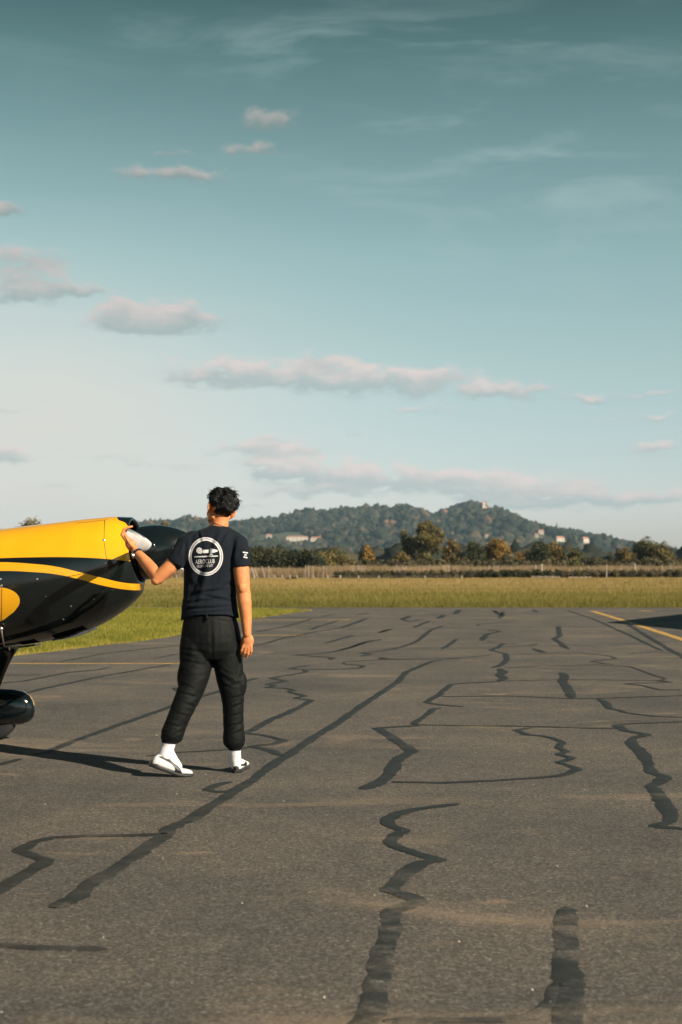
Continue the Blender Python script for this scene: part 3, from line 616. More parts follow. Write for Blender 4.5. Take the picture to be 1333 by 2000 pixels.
def hill_hit(px, py):
    Y = np.arange(1400, 2700, 4.0); X = (px - 666.5) / F * Y; zr = H - (py - HOR) / F * Y; hz = hill_z(X, Y)
    k = np.argmax(hz > zr)
    if hz[k] <= zr[k]: k = int(np.argmin(zr - hz))
    return float(X[k]), float(Y[k]), float(hz[k])
# houses first, so that the wood leaves their places open
PLAST = plain('pale_render_wall', (.50, .43, .37), .8, scale=.5); ROOFT = plain('terracotta_roof_tiles', (.42, .20, .13), .85, scale=1); GLASSD = plain('dark_window_pane', (.04, .045, .05), .15)
clear = []
def house(px, py, w, d, h, roof, label, rot=0.0, tower=False, name='house', lower=None):
    X, Y, Z = hill_hit(px, py); r = empty(name, (X, Y, Z - 1), label, 'house' if name == 'house' else name.split('_')[-1], 'houses on the wooded hill', rot)
    MB().box((0, 0, h / 2 + .5), (w, d, h + 1)).build('wall', PLAST, r)
    v = [(-w / 2 - .6, -d / 2 - .6, h + 1), (w / 2 + .6, -d / 2 - .6, h + 1), (w / 2 + .6, d / 2 + .6, h + 1), (-w / 2 - .6, d / 2 + .6, h + 1), (-w / 2 + w * .1, 0, h + 1 + roof), (w / 2 - w * .1, 0, h + 1 + roof)]
    new_mesh('roof', v, [(0, 1, 5, 4), (2, 3, 4, 5), (1, 2, 5), (3, 0, 4), (3, 2, 1, 0)], ROOFT, r, smooth=False)
    nwin = max(2, int(w / 5))
    for i in range(nwin):
        for fl in range(max(1, int(h // 3))):
            MB().box((-w / 2 + w * (i + .5) / nwin, -d / 2 - .02, 2.2 + fl * 2.9), (1.1, .12, 1.5)).build('window', GLASSD, r)
    if tower:
        MB().box((-w * .28, 0, h * .9 + 4), (w * .34, d * .8, h * 1.1 + 8)).build('tower', PLAST, r)
        a = w * .2; t = h * 1.45 + 8
        new_mesh('spire', [(-w * .28 - a, -a, t), (-w * .28 + a, -a, t), (-w * .28 + a, a, t), (-w * .28 - a, a, t), (-w * .28, 0, t + 4)], [(0, 1, 4), (1, 2, 4), (2, 3, 4), (3, 0, 4), (3, 2, 1, 0)], ROOFT, r, smooth=False)
    clear.append((X, Y, w * .7 + 6))
    return X, Y, Z
house(950, 1000, 14, 10, 5.5, 3, 'pink-white chapel with a small tower on the hilltop', tower=True, name='hilltop_chapel')
house(581, 1056, 28, 9, 5, 1.2, 'long low cream villa above a pale retaining wall')
house(572, 1067, 27, 3, 3.5, .2, 'long pale terrace wall building below the cream villa')
house(618, 1057, 14, 8, 4, 1.5, 'small white house right of the long cream villa')
house(526, 1051, 7, 7, 4, 1.5, 'tiny white house alone on the left hillside')
house(819, 1008, 8, 6, 3.5, 1.2, 'white house below the saddle between the two summits')
house(825, 1057, 9, 7, 5, 2, 'pinkish house glimpsed through the tallest tree')
house(951, 1050, 4.5, 5, 3, 1.2, 'small white house just above the golden tree')
house(1024, 1025, 9, 7, 4, 2, 'cream house with red roof high on the right slope')
house(1048, 1049, 4.5, 5, 3, 1.2, 'tiny cream house low on the right slope')
house(1057, 1043, 7, 6, 4, 1.8, 'small pink house right of the crest trees')
house(1093, 1057, 11, 8, 4, 2.2, 'white house with pink-red roof above the olive tree', .3)
house(1142, 1060, 9, 8, 5, 2.2, 'cream house with terracotta roof nearest the end of the hill', .5)
house(858, 1081, 8, 6, 3.5, 1.5, 'white house at the foot of the hill behind the orange-brown tree')

def blobs(n, X, Y, Z, Rr, name, label, tint, mat):
    bm = bmesh.new(); bmesh.ops.create_icosphere(bm, subdivisions=1, radius=1); base = np.array([v.co[:] for v in bm.verts]); fc = np.array([[v.index for v in f.verts] for f in bm.faces]); bm.free()
    bm = bmesh.new(); bmesh.ops.create_icosphere(bm, subdivisions=2, radius=1); b2 = np.array([v.co[:] for v in bm.verts]); f2 = np.array([[v.index for v in f.verts] for f in bm.faces]); bm.free()
    base, fc = b2, f2
    m = len(base); j = 1 + .30 * rng.standard_normal((n, m, 1)); a = rng.uniform(0, 6.28, n); ca, sa = np.cos(a), np.sin(a)
    V = base[None] * j * (Rr[:, None, None] * np.array([1, 1, 1.05])); x = V[..., 0] * ca[:, None] - V[..., 1] * sa[:, None]; y = V[..., 0] * sa[:, None] + V[..., 1] * ca[:, None]
    V = np.stack([x + X[:, None], y + Y[:, None], V[..., 2] + Z[:, None]], 2)
    Fc = (fc[None] + (np.arange(n) * m)[:, None, None]).reshape(-1, 3)
    o = new_mesh(name, V.reshape(-1, 3), Fc, mat, smooth=False); set_attr(o.data, 'tint', (np.repeat(tint, m) + .06 * rng.standard_normal(n * m)).clip(0, 1)); tag(o, label, 'woodland', kind='stuff')
def mat_wood():
    k = M('hill_wood_foliage'); c = k.ramp(k.attr('tint'), [(0, (.010, .016, .012)), (.35, (.026, .028, .020)), (.62, (.058, .050, .032)), (.82, (.10, .066, .038)), (1, (.18, .09, .05))])
    k.bump(k.noise(1.2, 4), .6, .8); return k.fin(c, .9, spec=.1)
def woods():
    n = 15000; X = rng.uniform(-760, 900, n); Y = 1400 + 1180 * rng.random(n) ** .8
    keep = np.abs(X) < .27 * Y + 60
    for (cx, cy, r) in clear: keep &= ~((np.abs(X - cx * Y / cy) < r) & (Y > cy - 90) & (Y < cy + 10))
    meadow_patch = (np.abs(X - (548 - 666.5) / F * Y) < 34) & (Y > 1840) & (Y < 2000); keep &= ~meadow_patch
    X, Y = X[keep], Y[keep]; n = len(X); Z = hill_z(X, Y); Rr = rng.uniform(3.6, 7.5, n) * rng.uniform(.8, 1.15, n)
    patch = fbm(X, Y, .012, 11); t = .33 + .14 * patch + .14 * rng.standard_normal(n); t = np.where(rng.random(n) < .05, t + .4, t)
    blobs(n, X, Y, Z + Rr * .75, Rr, 'hillside_wood', 'dense mixed wood covering the distant hill', np.clip(t, 0, 1), mat_wood())
woods()
def conifer(px, py, h, label):
    X, Y, Z = hill_hit(px, py); r = empty('conifer', (X, Y, Z), label, 'tree', 'dark conifers on the hill crest')
    mb = MB(); 
    for i in range(5):
        z = h * (.15 + .17 * i); rr = h * .17 * (1 - i / 5.6); mb.tube([(0, 0, z), (0, 0, z + h * .12), (0, 0, z + h * .26)], [rr, rr * .6, .05], 7)
    c = mb.build('crown', LEAF['dark'], r); set_attr(c.data, 'tint', rng.random(len(c.data.vertices)) * .6); MB().tube([(0, 0, 0), (0, 0, h * .3)], [.4, .25], 6).build('trunk', BARK, r)
conifer(1088, 1037, 20, 'tallest dark spiky conifer on the crest above the white houses'); conifer(1096, 1040, 11, 'short conifer right of the tallest one')
conifer(1036, 1029, 13, 'spiky conifer left of a pair on the crest'); conifer(1041, 1031, 10, 'small spiky conifer, second on the crest'); conifer(1195, 1072, 14, 'lone conifer near the low right end of the hill')
# wood in the plain between the fence and the hill
n = 1500; Yp = rng.uniform(420, 1350, n); Xp = rng.uniform(-.27, .27, n) * Yp; Rp = rng.uniform(2.5, 4.2, n)
blobs(n, Xp, Yp, Rp * .7, Rp, 'plain_wood', 'bluish wood on the plain at the foot of the hill', np.clip(.35 + .15 * rng.standard_normal(n), 0, 1), mat_wood())

# haze
hz = MB().box((0, 1900, 68), (4200, 3960, 140)).build('haze', None)
hm = bpy.data.materials.new('haze_air'); hm.use_nodes = True; hn = hm.node_tree; hn.nodes.clear()
pv = hn.nodes.new('ShaderNodeVolumePrincipled'); pv.inputs['Color'].default_value = (.42, .64, .78, 1); pv.inputs['Density'].default_value = .000105; pv.inputs['Anisotropy'].default_value = 0
ho = hn.nodes.new('ShaderNodeOutputMaterial'); hn.links.new(pv.outputs[0], ho.inputs['Volume']); hz.data.materials.append(hm)
tag(hz, 'thin bluish haze over the plain and the hill', 'haze', kind='stuff')

# ------------------------------------------------------------------ aeroplane
TH = math.radians(7); HUB = ((303 - 666.5) / F * 9.9, 9.9); HZ = 1.400; PIT = math.radians(8)
plane = empty('aerobatic_aeroplane', (HUB[0], HUB[1], 0), 'yellow and black low-wing propeller aeroplane with a glossy black spinner', 'aeroplane', rz=-TH)
cT, sT = math.cos(TH), math.sin(TH)
def pl(px, py, lat=0.0):
    """photo pixel -> aeroplane coordinates, for a point 'lat' metres to the near side of its centre line"""
    r = (px - 666.5) / F
    s = (HUB[0] - lat * sT - r * (HUB[1] - lat * cT)) / (cT + r * sT); Y = HUB[1] + s * sT - lat * cT
    return Vector((-s, -lat, H - (py - HOR) / F * Y))
topc = [pl(*q) for q in [(240, 1009), (225, 1009), (205, 1011), (160, 1015), (100, 1022), (50, 1028), (0, 1034)]]
botc = [pl(*q) for q in [(272, 1151), (258, 1168), (240, 1184), (222, 1198), (200, 1213), (165, 1232), (120, 1247), (80, 1255), (40, 1261), (0, 1267)]]
tx = [-5.3, -4.2, -3.0, -2.0] + [v.x for v in topc][::-1] + [-.13]; tz = [.86, 1.10, 1.30, 1.46] + [v.z for v in topc][::-1] + [HZ + .238]
bx = [-5.3, -4.2, -3.0, -2.0] + [v.x for v in botc][::-1] + [-.118]; bz = [.60, .56, .54, .60] + [v.z for v in botc][::-1] + [HZ - .238]
hwx = [-5.3, -3.6, -2.2, -1.2, -.8, -.5, -.3, -.18, -.13]; hwz = [.05, .26, .42, .42, .41, .375, .325, .27, .240]
def smooth1(a, n=2):
    a = np.array(a)
    for _ in range(n): a[1:-1] = (a[:-2] + 2 * a[1:-1] + a[2:]) / 4
    return a
def loft(xs, tops, bots, hws, ex, tilt, seg=64, close=True, inner=None):
    V = []
    for i, x in enumerate(xs):
        zc = (tops[i] + bots[i]) / 2; hh = (tops[i] - bots[i]) / 2
        for k in range(seg):
            a = 2 * math.pi * k / seg; c, s = math.cos(a), math.sin(a); n = ex[i]
            y = hws[i] * math.copysign(abs(c) ** (2 / n), c); z = zc + hh * math.copysign(abs(s) ** (2 / n), s)
            V.append((x - (z - HZ) * tilt[i], y, z))
    n = len(xs); i = np.arange(n * seg).reshape(n, seg); j = np.roll(i, -1, axis=1)
    Fc = np.stack([i[:-1].ravel(), i[1:].ravel(), j[1:].ravel(), j[:-1].ravel()], 1)
    return np.array(V), Fc
def cmap(k, sock, pts, x0, x1, z0, z1):
    """float curve over plane coordinates"""
    fc = k.node('ShaderNodeFloatCurve'); u = k.math('DIVIDE', k.math('SUBTRACT', sock, x0), x1 - x0, clamp=True); k.L.new(u, fc.inputs['Value'])
    cu = fc.mapping.curves[0]; q = sorted(((p[0] - x0) / (x1 - x0), (p[1] - z0) / (z1 - z0)) for p in pts)
    q = [(min(max(a, 0), 1), min(max(b, 0), 1)) for a, b in q]
    cu.points[0].location = q[0]; cu.points[-1].location = q[-1]
    for a, b in q[1:-1]: cu.points.new(a, b)
    fc.mapping.update(); return k.math('MULTIPLY_ADD', fc.outputs[0], z1 - z0, z0)
def mat_livery():
    k = M('yellow_black_livery'); sp = k.node('ShaderNodeSeparateXYZ'); k.L.new(k.co(), sp.inputs[0]); X, Z = sp.outputs[0], sp.outputs[2]
    def pts(l, lat, sw=False):
        o = [pl(a, b, lat) for a, b in l]; return [(v.z, v.x) if sw else (v.x, v.z) for v in o]
    box = (-1.6, .1, .5, 1.8)
    L1 = cmap(k, X, [(-1.6, 1.33)] + pts([(0, 1090), (60, 1088.5), (120, 1088), (180, 1090), (220, 1093.5), (262, 1099)], .40), *box)
    L2 = cmap(k, X, [(-1.6, 1.30)] + pts([(0, 1098), (60, 1101), (110, 1107), (150, 1117), (190, 1128), (230, 1139), (268, 1143)], .40), *box)
    L3 = cmap(k, X, [(-1.6, 1.24)] + pts([(0, 1115), (60, 1117), (110, 1122), (150, 1131), (200, 1146), (240, 1154), (272, 1155)], .40), *box)
    zb = (.5, 1.8, -1.6, .1)
    FR = cmap(k, Z, pts([(253, 1110), (253, 1095), (249, 1068), (245, 1045), (238, 1028), (229, 1019), (214, 1013)], .33, True) + [(1.75, pl(205, 1000, .1).x)], *zb)
    DR = cmap(k, Z, [(.8, -1.55)] + pts([(0, 1212), (12, 1204), (28, 1191), (37, 1175), (33, 1161), (18, 1151), (0, 1147)], .42, True) + [(1.22, -1.55)], *zb)
    a = k.math('MULTIPLY', k.math('GREATER_THAN', Z, L1), k.math('MULTIPLY', k.math('LESS_THAN', X, FR), k.math('MAXIMUM', k.math('LESS_THAN', X, -.22), k.math('GREATER_THAN', k.math('SQRT', k.math('ADD', k.math('POWER', sp.outputs[1], 2.0), k.math('POWER', k.math('SUBTRACT', Z, HZ), 2.0))), .233))))
    b = k.math('MULTIPLY', k.math('LESS_THAN', Z, L2), k.math('GREATER_THAN', Z, L3))
    c = k.math('MULTIPLY', k.math('LESS_THAN', X, DR), k.math('MULTIPLY', k.math('LESS_THAN', Z, 1.2), k.math('GREATER_THAN', Z, .86)))
    msk = k.math('MAXIMUM', a, k.math('MAXIMUM', b, c))
    dust = k.noise(3, 4); smear = k.noise(40, 3)
    yel = k.ramp(dust, [(.3, (.66, .315, .008)), (.7, (.72, .35, .010))]); blk = k.ramp(dust, [(.3, (.0035, .0055, .006)), (.7, (.006, .009, .009))])
    k.put(k.b.inputs['Roughness'], k.ramp(smear, [(.3, .10), (.8, .17)]))
    k.bump(k.noise(2.2, 2), .02, .02)
    k.fin(k.mix(msk, blk, yel)); k.b.inputs['Specular IOR Level'].default_value = .5; k.b.inputs['Coat Weight'].default_value = .25; k.b.inputs['Coat Roughness'].default_value = .05; return k.m
LIV = mat_livery()
BLACK = plain('glossy_black_paint', (.005, .008, .009), .12, scale=6, coat=.3)
YEL = plain('glossy_yellow_paint', (.68, .33, .01), .15, scale=6)
MET = plain('bare_metal', (.62, .60, .57), .28, .9); DARK = plain('dark_engine_bay', (.012, .013, .014), .5); RUB = plain('black_tyre_rubber', (.014, .014, .015), .75, bump=.2)
WHITEP = plain('white_blade_paint', (.62, .59, .58), .35, scale=8)
def sect(xs, sm=True):
    xs = np.array(xs); T = np.interp(xs, tx, tz); B = np.interp(xs, bx, bz); W = np.interp(xs, hwx, hwz)
    if sm: T, B, W = smooth1(T, 6), smooth1(B, 6), smooth1(W, 6)
    return T, B, W
xs = np.concatenate([[-.13], np.linspace(-.15, -1.2, 70)]); T, B, W = sect(xs); T[0] = HZ + .238; B[0] = HZ - .238; W[0] = .240
# rolled lip: inner ring, lip crest, outer skin
xl = [-.150, -.138, -.128, -.122, -.1225]; Tl = [HZ + q for q in (.206, .209, .214, .221, .230)]; Bl = [HZ - q for q in (.206, .209, .214, .221, .230)]; Wl = [.208, .211, .216, .223, .232]
xa = np.concatenate([xl, xs]); Ta = np.concatenate([Tl, T]); Ba = np.concatenate([Bl, B]); Wa = np.concatenate([Wl, W])
ex = np.interp(xa, [-1.2, -.5, -.15], [2.35, 2.2, 2.0]); tl = np.interp(xa, [-.7, -.15], [0, math.tan(PIT)])
V, Fc = loft(xa, Ta, Ba, Wa, ex, tl, 72)
cowl = new_mesh('cowling', V, Fc, LIV, plane)
bvh = BVHTree.FromPolygons([Vector(v) for v in V], [tuple(int(q) for q in f) for f in Fc])
xs2 = np.linspace(-1.203, -5.3, 60); T2, B2, W2 = sect(xs2); T2[0] = T[-1] - .004; B2[0] = B[-1] + .004; W2[0] = W[-1] - .004
V2, F2 = loft(xs2, T2, B2, W2, np.full(60, 2.35), np.zeros(60), 72)
new_mesh('fuselage', V2, F2, LIV, plane)
def ray(px, py, lat=.4):
    o = pl(px, py, lat); hit, nrm, *_ = bvh.ray_cast(Vector((o.x, -3, o.z)), Vector((0, 1, 0)))
    if hit is None: return None, None
    # refine with the true depth of the surface
    for _ in range(3):
        o = pl(px, py, -hit.y); h2, n2, *_ = bvh.ray_cast(Vector((o.x, -3, o.z)), Vector((0, 1, 0)))
        if h2 is None: break
        hit, nrm = h2, n2
    return hit, nrm
def seam(pts, w=.0022, mat=DARK):
    out = []
    for a, b in zip(pts[:-1], pts[1:]):
        for i in range(8):
            h, n = ray(a[0] + (b[0] - a[0]) * i / 8, a[1] + (b[1] - a[1]) * i / 8)
            if h: out.append(h)
    if len(out) > 2: MB().tube(out, w, 5).build('panel_seam', mat, plane, True)
seam([(205, 1016), (204, 1040), (204, 1060), (207, 1080), (210, 1098), (207, 1108), (190, 1115), (140, 1125), (70, 1137), (4, 1147)])
seam([(150, 1022), (175, 1019.5), (204, 1016), (212, 1014)], .0018)
seam([(4, 1147), (4, 1180), (3, 1226)], .0022)
def fastener(px, py, r, mat=MET):
    h, n = ray(px, py)
    if h is None: return
    bm = bmesh.new(); bmesh.ops.create_icosphere(bm, subdivisions=2, radius=r * .75); me = bpy.data.meshes.new('fastener')
    for v in bm.verts: v.co.z *= .35
    bm.to_mesh(me); bm.free(); o = link('fastener', me, mat, plane); o.location = h; o.rotation_euler = n.to_track_quat('Z', 'Y').to_euler()
for px, py, r in [(203, 1055, .013), (207, 1100, .009), (73, 1131, .010), (1, 1131, .010), (3, 1144, .011), (139, 1117, .006), (232, 1020, .007), (211, 1015, .005), (184, 1170, .006), (139, 1184, .007), (124, 1210, .008), (25, 1144, .005), (90, 1165, .004)]: fastener(px, py, r)
# inside the annular intake
dv = []; df = []; dst = [(-.145, .2075), (-.20, .206), (-.30, .205), (-.34, .204), (-.34, .0)]
for i, (x, r) in enumerate(dst):
    for k in range(48):
        a_ = 2 * math.pi * k / 48; dv.append((x - r * math.sin(a_) * math.tan(PIT), r * math.cos(a_), HZ + r * math.sin(a_)))
    if i:
        for k in range(48): df.append(((i - 1) * 48 + k, (i - 1) * 48 + (k + 1) % 48, i * 48 + (k + 1) % 48, i * 48 + k))
new_mesh('intake_duct', dv, df, DARK, plane)
for y, z, w in ((-.15, HZ - .02, .10), (.15, HZ - .02, .10), (-.09, HZ - .13, .09), (.09, HZ - .13, .09)):
    e_ = MB()
    for q in range(5): e_.box((-.30 + q * .024, y, z), (.008, w, .10))
    e_.build('engine_cylinder', plain('oily_alloy', (.10, .10, .095), .4, .7), plane)
sk = MB(); sk.tube([(-.30, 0, HZ), (-.10, 0, HZ)], [.10, .10], 24); sk.build('propeller_shaft', DARK, plane, True)
# spinner (lathe), pitched with the nose
Rp = Matrix.Rotation(-PIT, 3, 'Y'); hubv = Vector((0, 0, HZ))
def lathe(prof, seg=56):
    vs = []; fs = []
    for i, (x, r) in enumerate(prof):
        for k in range(seg):
            a = 2 * math.pi * k / seg; vs.append(tuple(hubv + Rp @ Vector((x, r * math.cos(a), r * math.sin(a)))))
        if i:
            o = i * seg
            for k in range(seg): fs.append((o - seg + k, o - seg + (k + 1) % seg, o + (k + 1) % seg, o + k))
    return vs, fs
prof = [(-.105, 0), (-.105, .176), (-.100, .181)] + [(x, .187 * max(0, 1 - (max(0, x + .03) / .35) ** 1.85) ** .66) for x in np.linspace(-.085, .319, 34)] + [(.32, .0005)]
new_mesh('spinner', *lathe(prof), plain('black_spinner_paint', (.005, .008, .009), .2, scale=9, coat=.2), plane)
def blade(sign, name='propeller_blade'):
    phi = math.radians(8.5); b = Vector((0, -math.cos(phi), math.sin(phi))) * sign; e = Vector((1, 0, 0)); c = b.cross(e)
    R_ = [.12, .17, .20, .26, .34, .44, .54, .62, .69, .74, .77, .784, .79]; ch = [.07, .074, .082, .092, .098, .098, .095, .090, .082, .071, .055, .033, .012]
    th = [.050, .042, .032, .023, .018, .019, .015, .012, .010, .008, .007, .005, .003]; vs = []; fs = []; seg = 20
    for i, r in enumerate(R_):
        be = math.radians(np.interp(r, [.12, .3, .81], [52, 36, 18])); cd = c * math.cos(be) + e * math.sin(be); nd = b.cross(cd)
        for k in range(seg):
            a = 2 * math.pi * k / seg; q = b * r + cd * (math.cos(a) * ch[i] / 2) + nd * (math.sin(a) * th[i] / 2 * (1 + .3 * math.cos(a)))
            vs.append(tuple(hubv + Rp @ q))
        if i:
            o = i * seg
            for k in range(seg): fs.append((o - seg + k, o - seg + (k + 1) % seg, o + (k + 1) % seg, o + k))
    fs.append(tuple(range(len(vs) - seg, len(vs))))
    o = new_mesh(name, vs, fs, WHITEP, plane)
    # leading-edge sheath
    vs = []; fs = []
    rs = [i for i in range(4, 12)]
    for j, i in enumerate(rs):
        r = R_[i]; be = math.radians(np.interp(r, [.12, .3, .81], [52, 36, 18])); cd = c * math.cos(be) + e * math.sin(be); nd = b.cross(cd)
        for a in (-50, -25, 0, 25, 50):
            a = math.radians(a + 180 * 0); q = b * r + cd * (math.cos(a) * (ch[i] / 2 + .0015)) + nd * (math.sin(a) * (th[i] / 2 + .0015))
            vs.append(tuple(hubv + Rp @ q))
        if j:
            for k in range(4): fs.append(((j - 1) * 5 + k, (j - 1) * 5 + k + 1, j * 5 + k + 1, j * 5 + k))
    new_mesh('leading_edge_sheath', vs, fs, MET, o)
    # root boot where the blade leaves the spinner
    MB().tube([hubv + Rp @ (b * .150), hubv + Rp @ (b * .186), hubv + Rp @ (b * .192)], [.060, .056, .046], 28).build('blade_cuff', BLACK, o, True)
    return o
BL = blade(1); blade(-1)
# gear
wp = pl(-30, 1400, -.56); wx = wp.x; wy = -.56
def gear(side):
    y = wy * side
    leg = []; 
    for t in np.linspace(0, 1, 9):
        p = Vector((pl(8, 1262, 0).x, .20 * -side, .74)); q_ = Vector((wx + .02, y, .26)); p = Vector((p.x + (q_.x - p.x) * t ** .8, p.y + (q_.y - p.y) * t ** .62, p.z + (q_.z - p.z) * t ** 1.45)); leg.append(p)
    vs = []; fs = []
    for i, p in enumerate(leg):
        w = .085 - .03 * i / 8
        for a in range(12):
            th = 2 * math.pi * a / 12; vs.append((p.x + w * math.cos(th), p.y + .012 * math.sin(th) * 1, p.z + .012 * math.sin(th)))
        if i:
            for a in range(12): fs.append(((i - 1) * 12 + a, (i - 1) * 12 + (a + 1) % 12, i * 12 + (a + 1) % 12, i * 12 + a))
    new_mesh('gear_leg', vs, fs, BLACK, plane)
    # wheel fairing
    n = pl(68, 1388, -.56).x; x_ = [0, .012, .04, .09, .16, .25, .36, .5, .66, .82, .92]; hh = [.004, .062, .100, .126, .139, .144, .140, .120, .084, .040, .006]; ww = [.004, .04, .066, .086, .100, .106, .104, .09, .062, .03, .004]
    xs_ = [n - q for q in x_]; zc = [.222, .228, .234, .238, .240, .240, .242, .250, .264, .28, .29]
    Vp, Fp = loft(xs_, [zc[i] + hh[i] for i in range(11)], [zc[i] - hh[i] * .93 for i in range(11)], ww, [2.2] * 11, [0] * 11, 36)
    Vp[:, 1] += y; k = M('wheel_fairing_paint'); sp = k.node('ShaderNodeSeparateXYZ'); k.L.new(k.co(), sp.inputs[0])
    yy = k.math('MULTIPLY', k.math('SUBTRACT', sp.outputs[1], y), 1.0)
    f = k.math('MULTIPLY', k.math('GREATER_THAN', yy, .004), k.math('GREATER_THAN', k.math('ADD', sp.outputs[2], k.math('MULTIPLY', sp.outputs[0], 0.0)), .26))
    k.put(k.b.inputs['Roughness'], .12); k.fin(k.mix(f, (.003, .006, .007), (.68, .33, .01))); k.b.inputs['Coat Weight'].default_value = .3
    wf = new_mesh('wheel_fairing', Vp, Fp, k.m, plane)
    bb = BVHTree.FromPolygons([Vector(v) for v in Vp], [tuple(int(q) for q in f_) for f_ in Fp]); pts = []
    for z in np.linspace(.385, .185, 12):
        h, *_ = bb.ray_cast(Vector((n - .105 + (z - .28) * -.05, y - 1 * side, z)), Vector((0, side, 0)))
        if h: pts.append(h)
    if len(pts) > 3: MB().tube(pts, .002, 5).build('fairing_seam', DARK, wf, True)
    # wheel
    seg = 40; tv = []; tf = []; prof = [(.07, -.045), (.13, -.055), (.158, -.045), (.168, -.02), (.17, 0), (.168, .02), (.158, .045), (.13, .055), (.07, .045)]
    for i in range(seg):
        a = 2 * math.pi * i / seg
        for r, w in prof: tv.append((wx + .075 + r * 1.06 * math.cos(a), y + w, .18 + r * 1.06 * math.sin(a)))
    m = len(prof)
    for i in range(seg):
        j = (i + 1) % seg
        for k2 in range(m - 1): tf.append((i * m + k2, i * m + k2 + 1, j * m + k2 + 1, j * m + k2))
    w_ = new_mesh('wheel', tv, tf, RUB, plane); MB().tube([(wx + .075, y - .05, .18), (wx + .075, y + .05, .18)], [.075, .075], 24).build('rim', MET, w_, True)
gear(1); gear(-1)
# belly cooling flap, drain and bolt at the gear root
fl = MB()
for i, (px, py) in enumerate([(120, 1247), (135, 1244), (150, 1239), (164, 1233)]):
    p = pl(px, py + 1.0, .06); fl.box((p.x, 0, p.z + .004), (.07, .30, .012), Matrix.Rotation(-.22 - .05 * i, 3, 'Y'))
fl.build('cooling_flap', BLACK, plane)
fl = MB()
for px, py in [(52, 1262), (65, 1260)]:
    p = pl(px, py, .08); fl.box((p.x, -.08, p.z), (.07, .12, .012), Matrix.Rotation(-.1, 3, 'Y'))
fl.build('belly_vent', BLACK, plane)
p1 = pl(3, 1228, .36); p2 = pl(8, 1262, .27)
g_ = MB(); g_.tube([p1, (p1 + p2) / 2, p2], [.006, .005, .006], 8); g_.build('drain_pipe', MET, plane, True)
bm = bmesh.new(); bmesh.ops.create_uvsphere(bm, u_segments=14, v_segments=8, radius=.014); me = bpy.data.meshes.new('bolt'); bm.to_mesh(me); bm.free()
for p in me.polygons: p.use_smooth = True
o = link('bolt', me, MET, plane); o.location = p1
p3 = pl(19, 1262, .22); MB().tube([p3, p3 + Vector((0, 0, -.03))], [.005, .006], 8).build('drain_pipe', MET, plane, True)
# wings, canopy, tail
def surf(name, root, tip, cr, ct, th, mat, sweep=0):
    vs = []; fs = []; N_ = 24
    for j, (p, c) in enumerate(((root, cr), (tip, ct))):
        for k in range(N_):
            a = 2 * math.pi * k / N_; x = math.cos(a); yv = math.sin(a) * (1 - .45 * (-x)) * .5 * th * c
            if name == 'fin': vs.append((p[0] + x * c / 2, p[1] + yv, p[2]))
            else: vs.append((p[0] + x * c / 2, p[1], p[2] + yv))
    for k in range(N_): fs.append((k, (k + 1) % N_, N_ + (k + 1) % N_, N_ + k))
    fs += [tuple(range(N_)), tuple(range(N_, 2 * N_))]
    return new_mesh(name, vs, fs, mat, plane)
for s in (1, -1):
    w = surf('wing', (-2.25, -.35 * s, .82), (-2.2, -3.9 * s, 1.02), 1.45, .85, .14, YEL)
    surf('tailplane', (-4.95, -.05 * s, .86), (-5.0, -1.35 * s, .88), .75, .5, .09, YEL)
surf('fin', (-5.0, 0, .80), (-5.25, 0, 1.85), .85, .5, .1, BLACK)
cn = []; xs3 = np.linspace(-1.75, -3.45, 18)
Tc = np.interp(xs3, tx, tz) + .38 * np.sin(np.linspace(.02, math.pi - .02, 18)) ** .7; Bc = np.interp(xs3, tx, tz) - .25; Wc = .30 * np.sin(np.linspace(.05, math.pi - .05, 18)) ** .5
Vc, Fcc = loft(xs3, Tc, Bc, Wc, [2.1] * 18, [0] * 18, 32); k = M('canopy_glass'); k.b.inputs['Transmission Weight'].default_value = .9
new_mesh('canopy', Vc, Fcc, k.fin((.75, .8, .8), .03), plane)
MB().tube([(-4.95, 0, .62), (-5.25, 0, .22), (-5.3, 0, .10)], [.03, .02, .02], 8).build('tail_spring', MET, plane, True)
MB().tube([(-5.3, -.03, .075), (-5.3, .03, .075)], [.075, .075], 20).build('tail_wheel', RUB, plane, True)

# unseen block added off to the right, plan shaped to cast the taxiway shadow
cx, cy = 12.7, 27.6
hp = [(cx, cy), (cx + .23 * 14, cy - .97 * 14), (cx + 20, cy - 14), (cx + 20, cy + 16), (cx + .48 * 18, cy + .88 * 18)]
hg = empty('shadow_block', (cx, cy, 0), 'unseen grey block added beside the apron to cast a shadow', 'shadow_block')
n_ = len(hp); vs = [(x - cx, y - cy, 0) for x, y in hp] + [(x - cx, y - cy, 5.0) for x, y in hp]
new_mesh('wall', vs, [(i, (i + 1) % n_, (i + 1) % n_ + n_, i + n_) for i in range(n_)], plain('shadow_block_side', (.34, .34, .33), .6), hg, False)
vs = [(x - cx, y - cy, z) for z in (5.003, 5.18) for x, y in hp]
new_mesh('roof', vs, [(i, (i + 1) % n_, (i + 1) % n_ + n_, i + n_) for i in range(n_)] + [tuple(range(n_)), tuple(range(n_, 2 * n_))], plain('shadow_block_top', (.12, .12, .12), .7), hg, False)

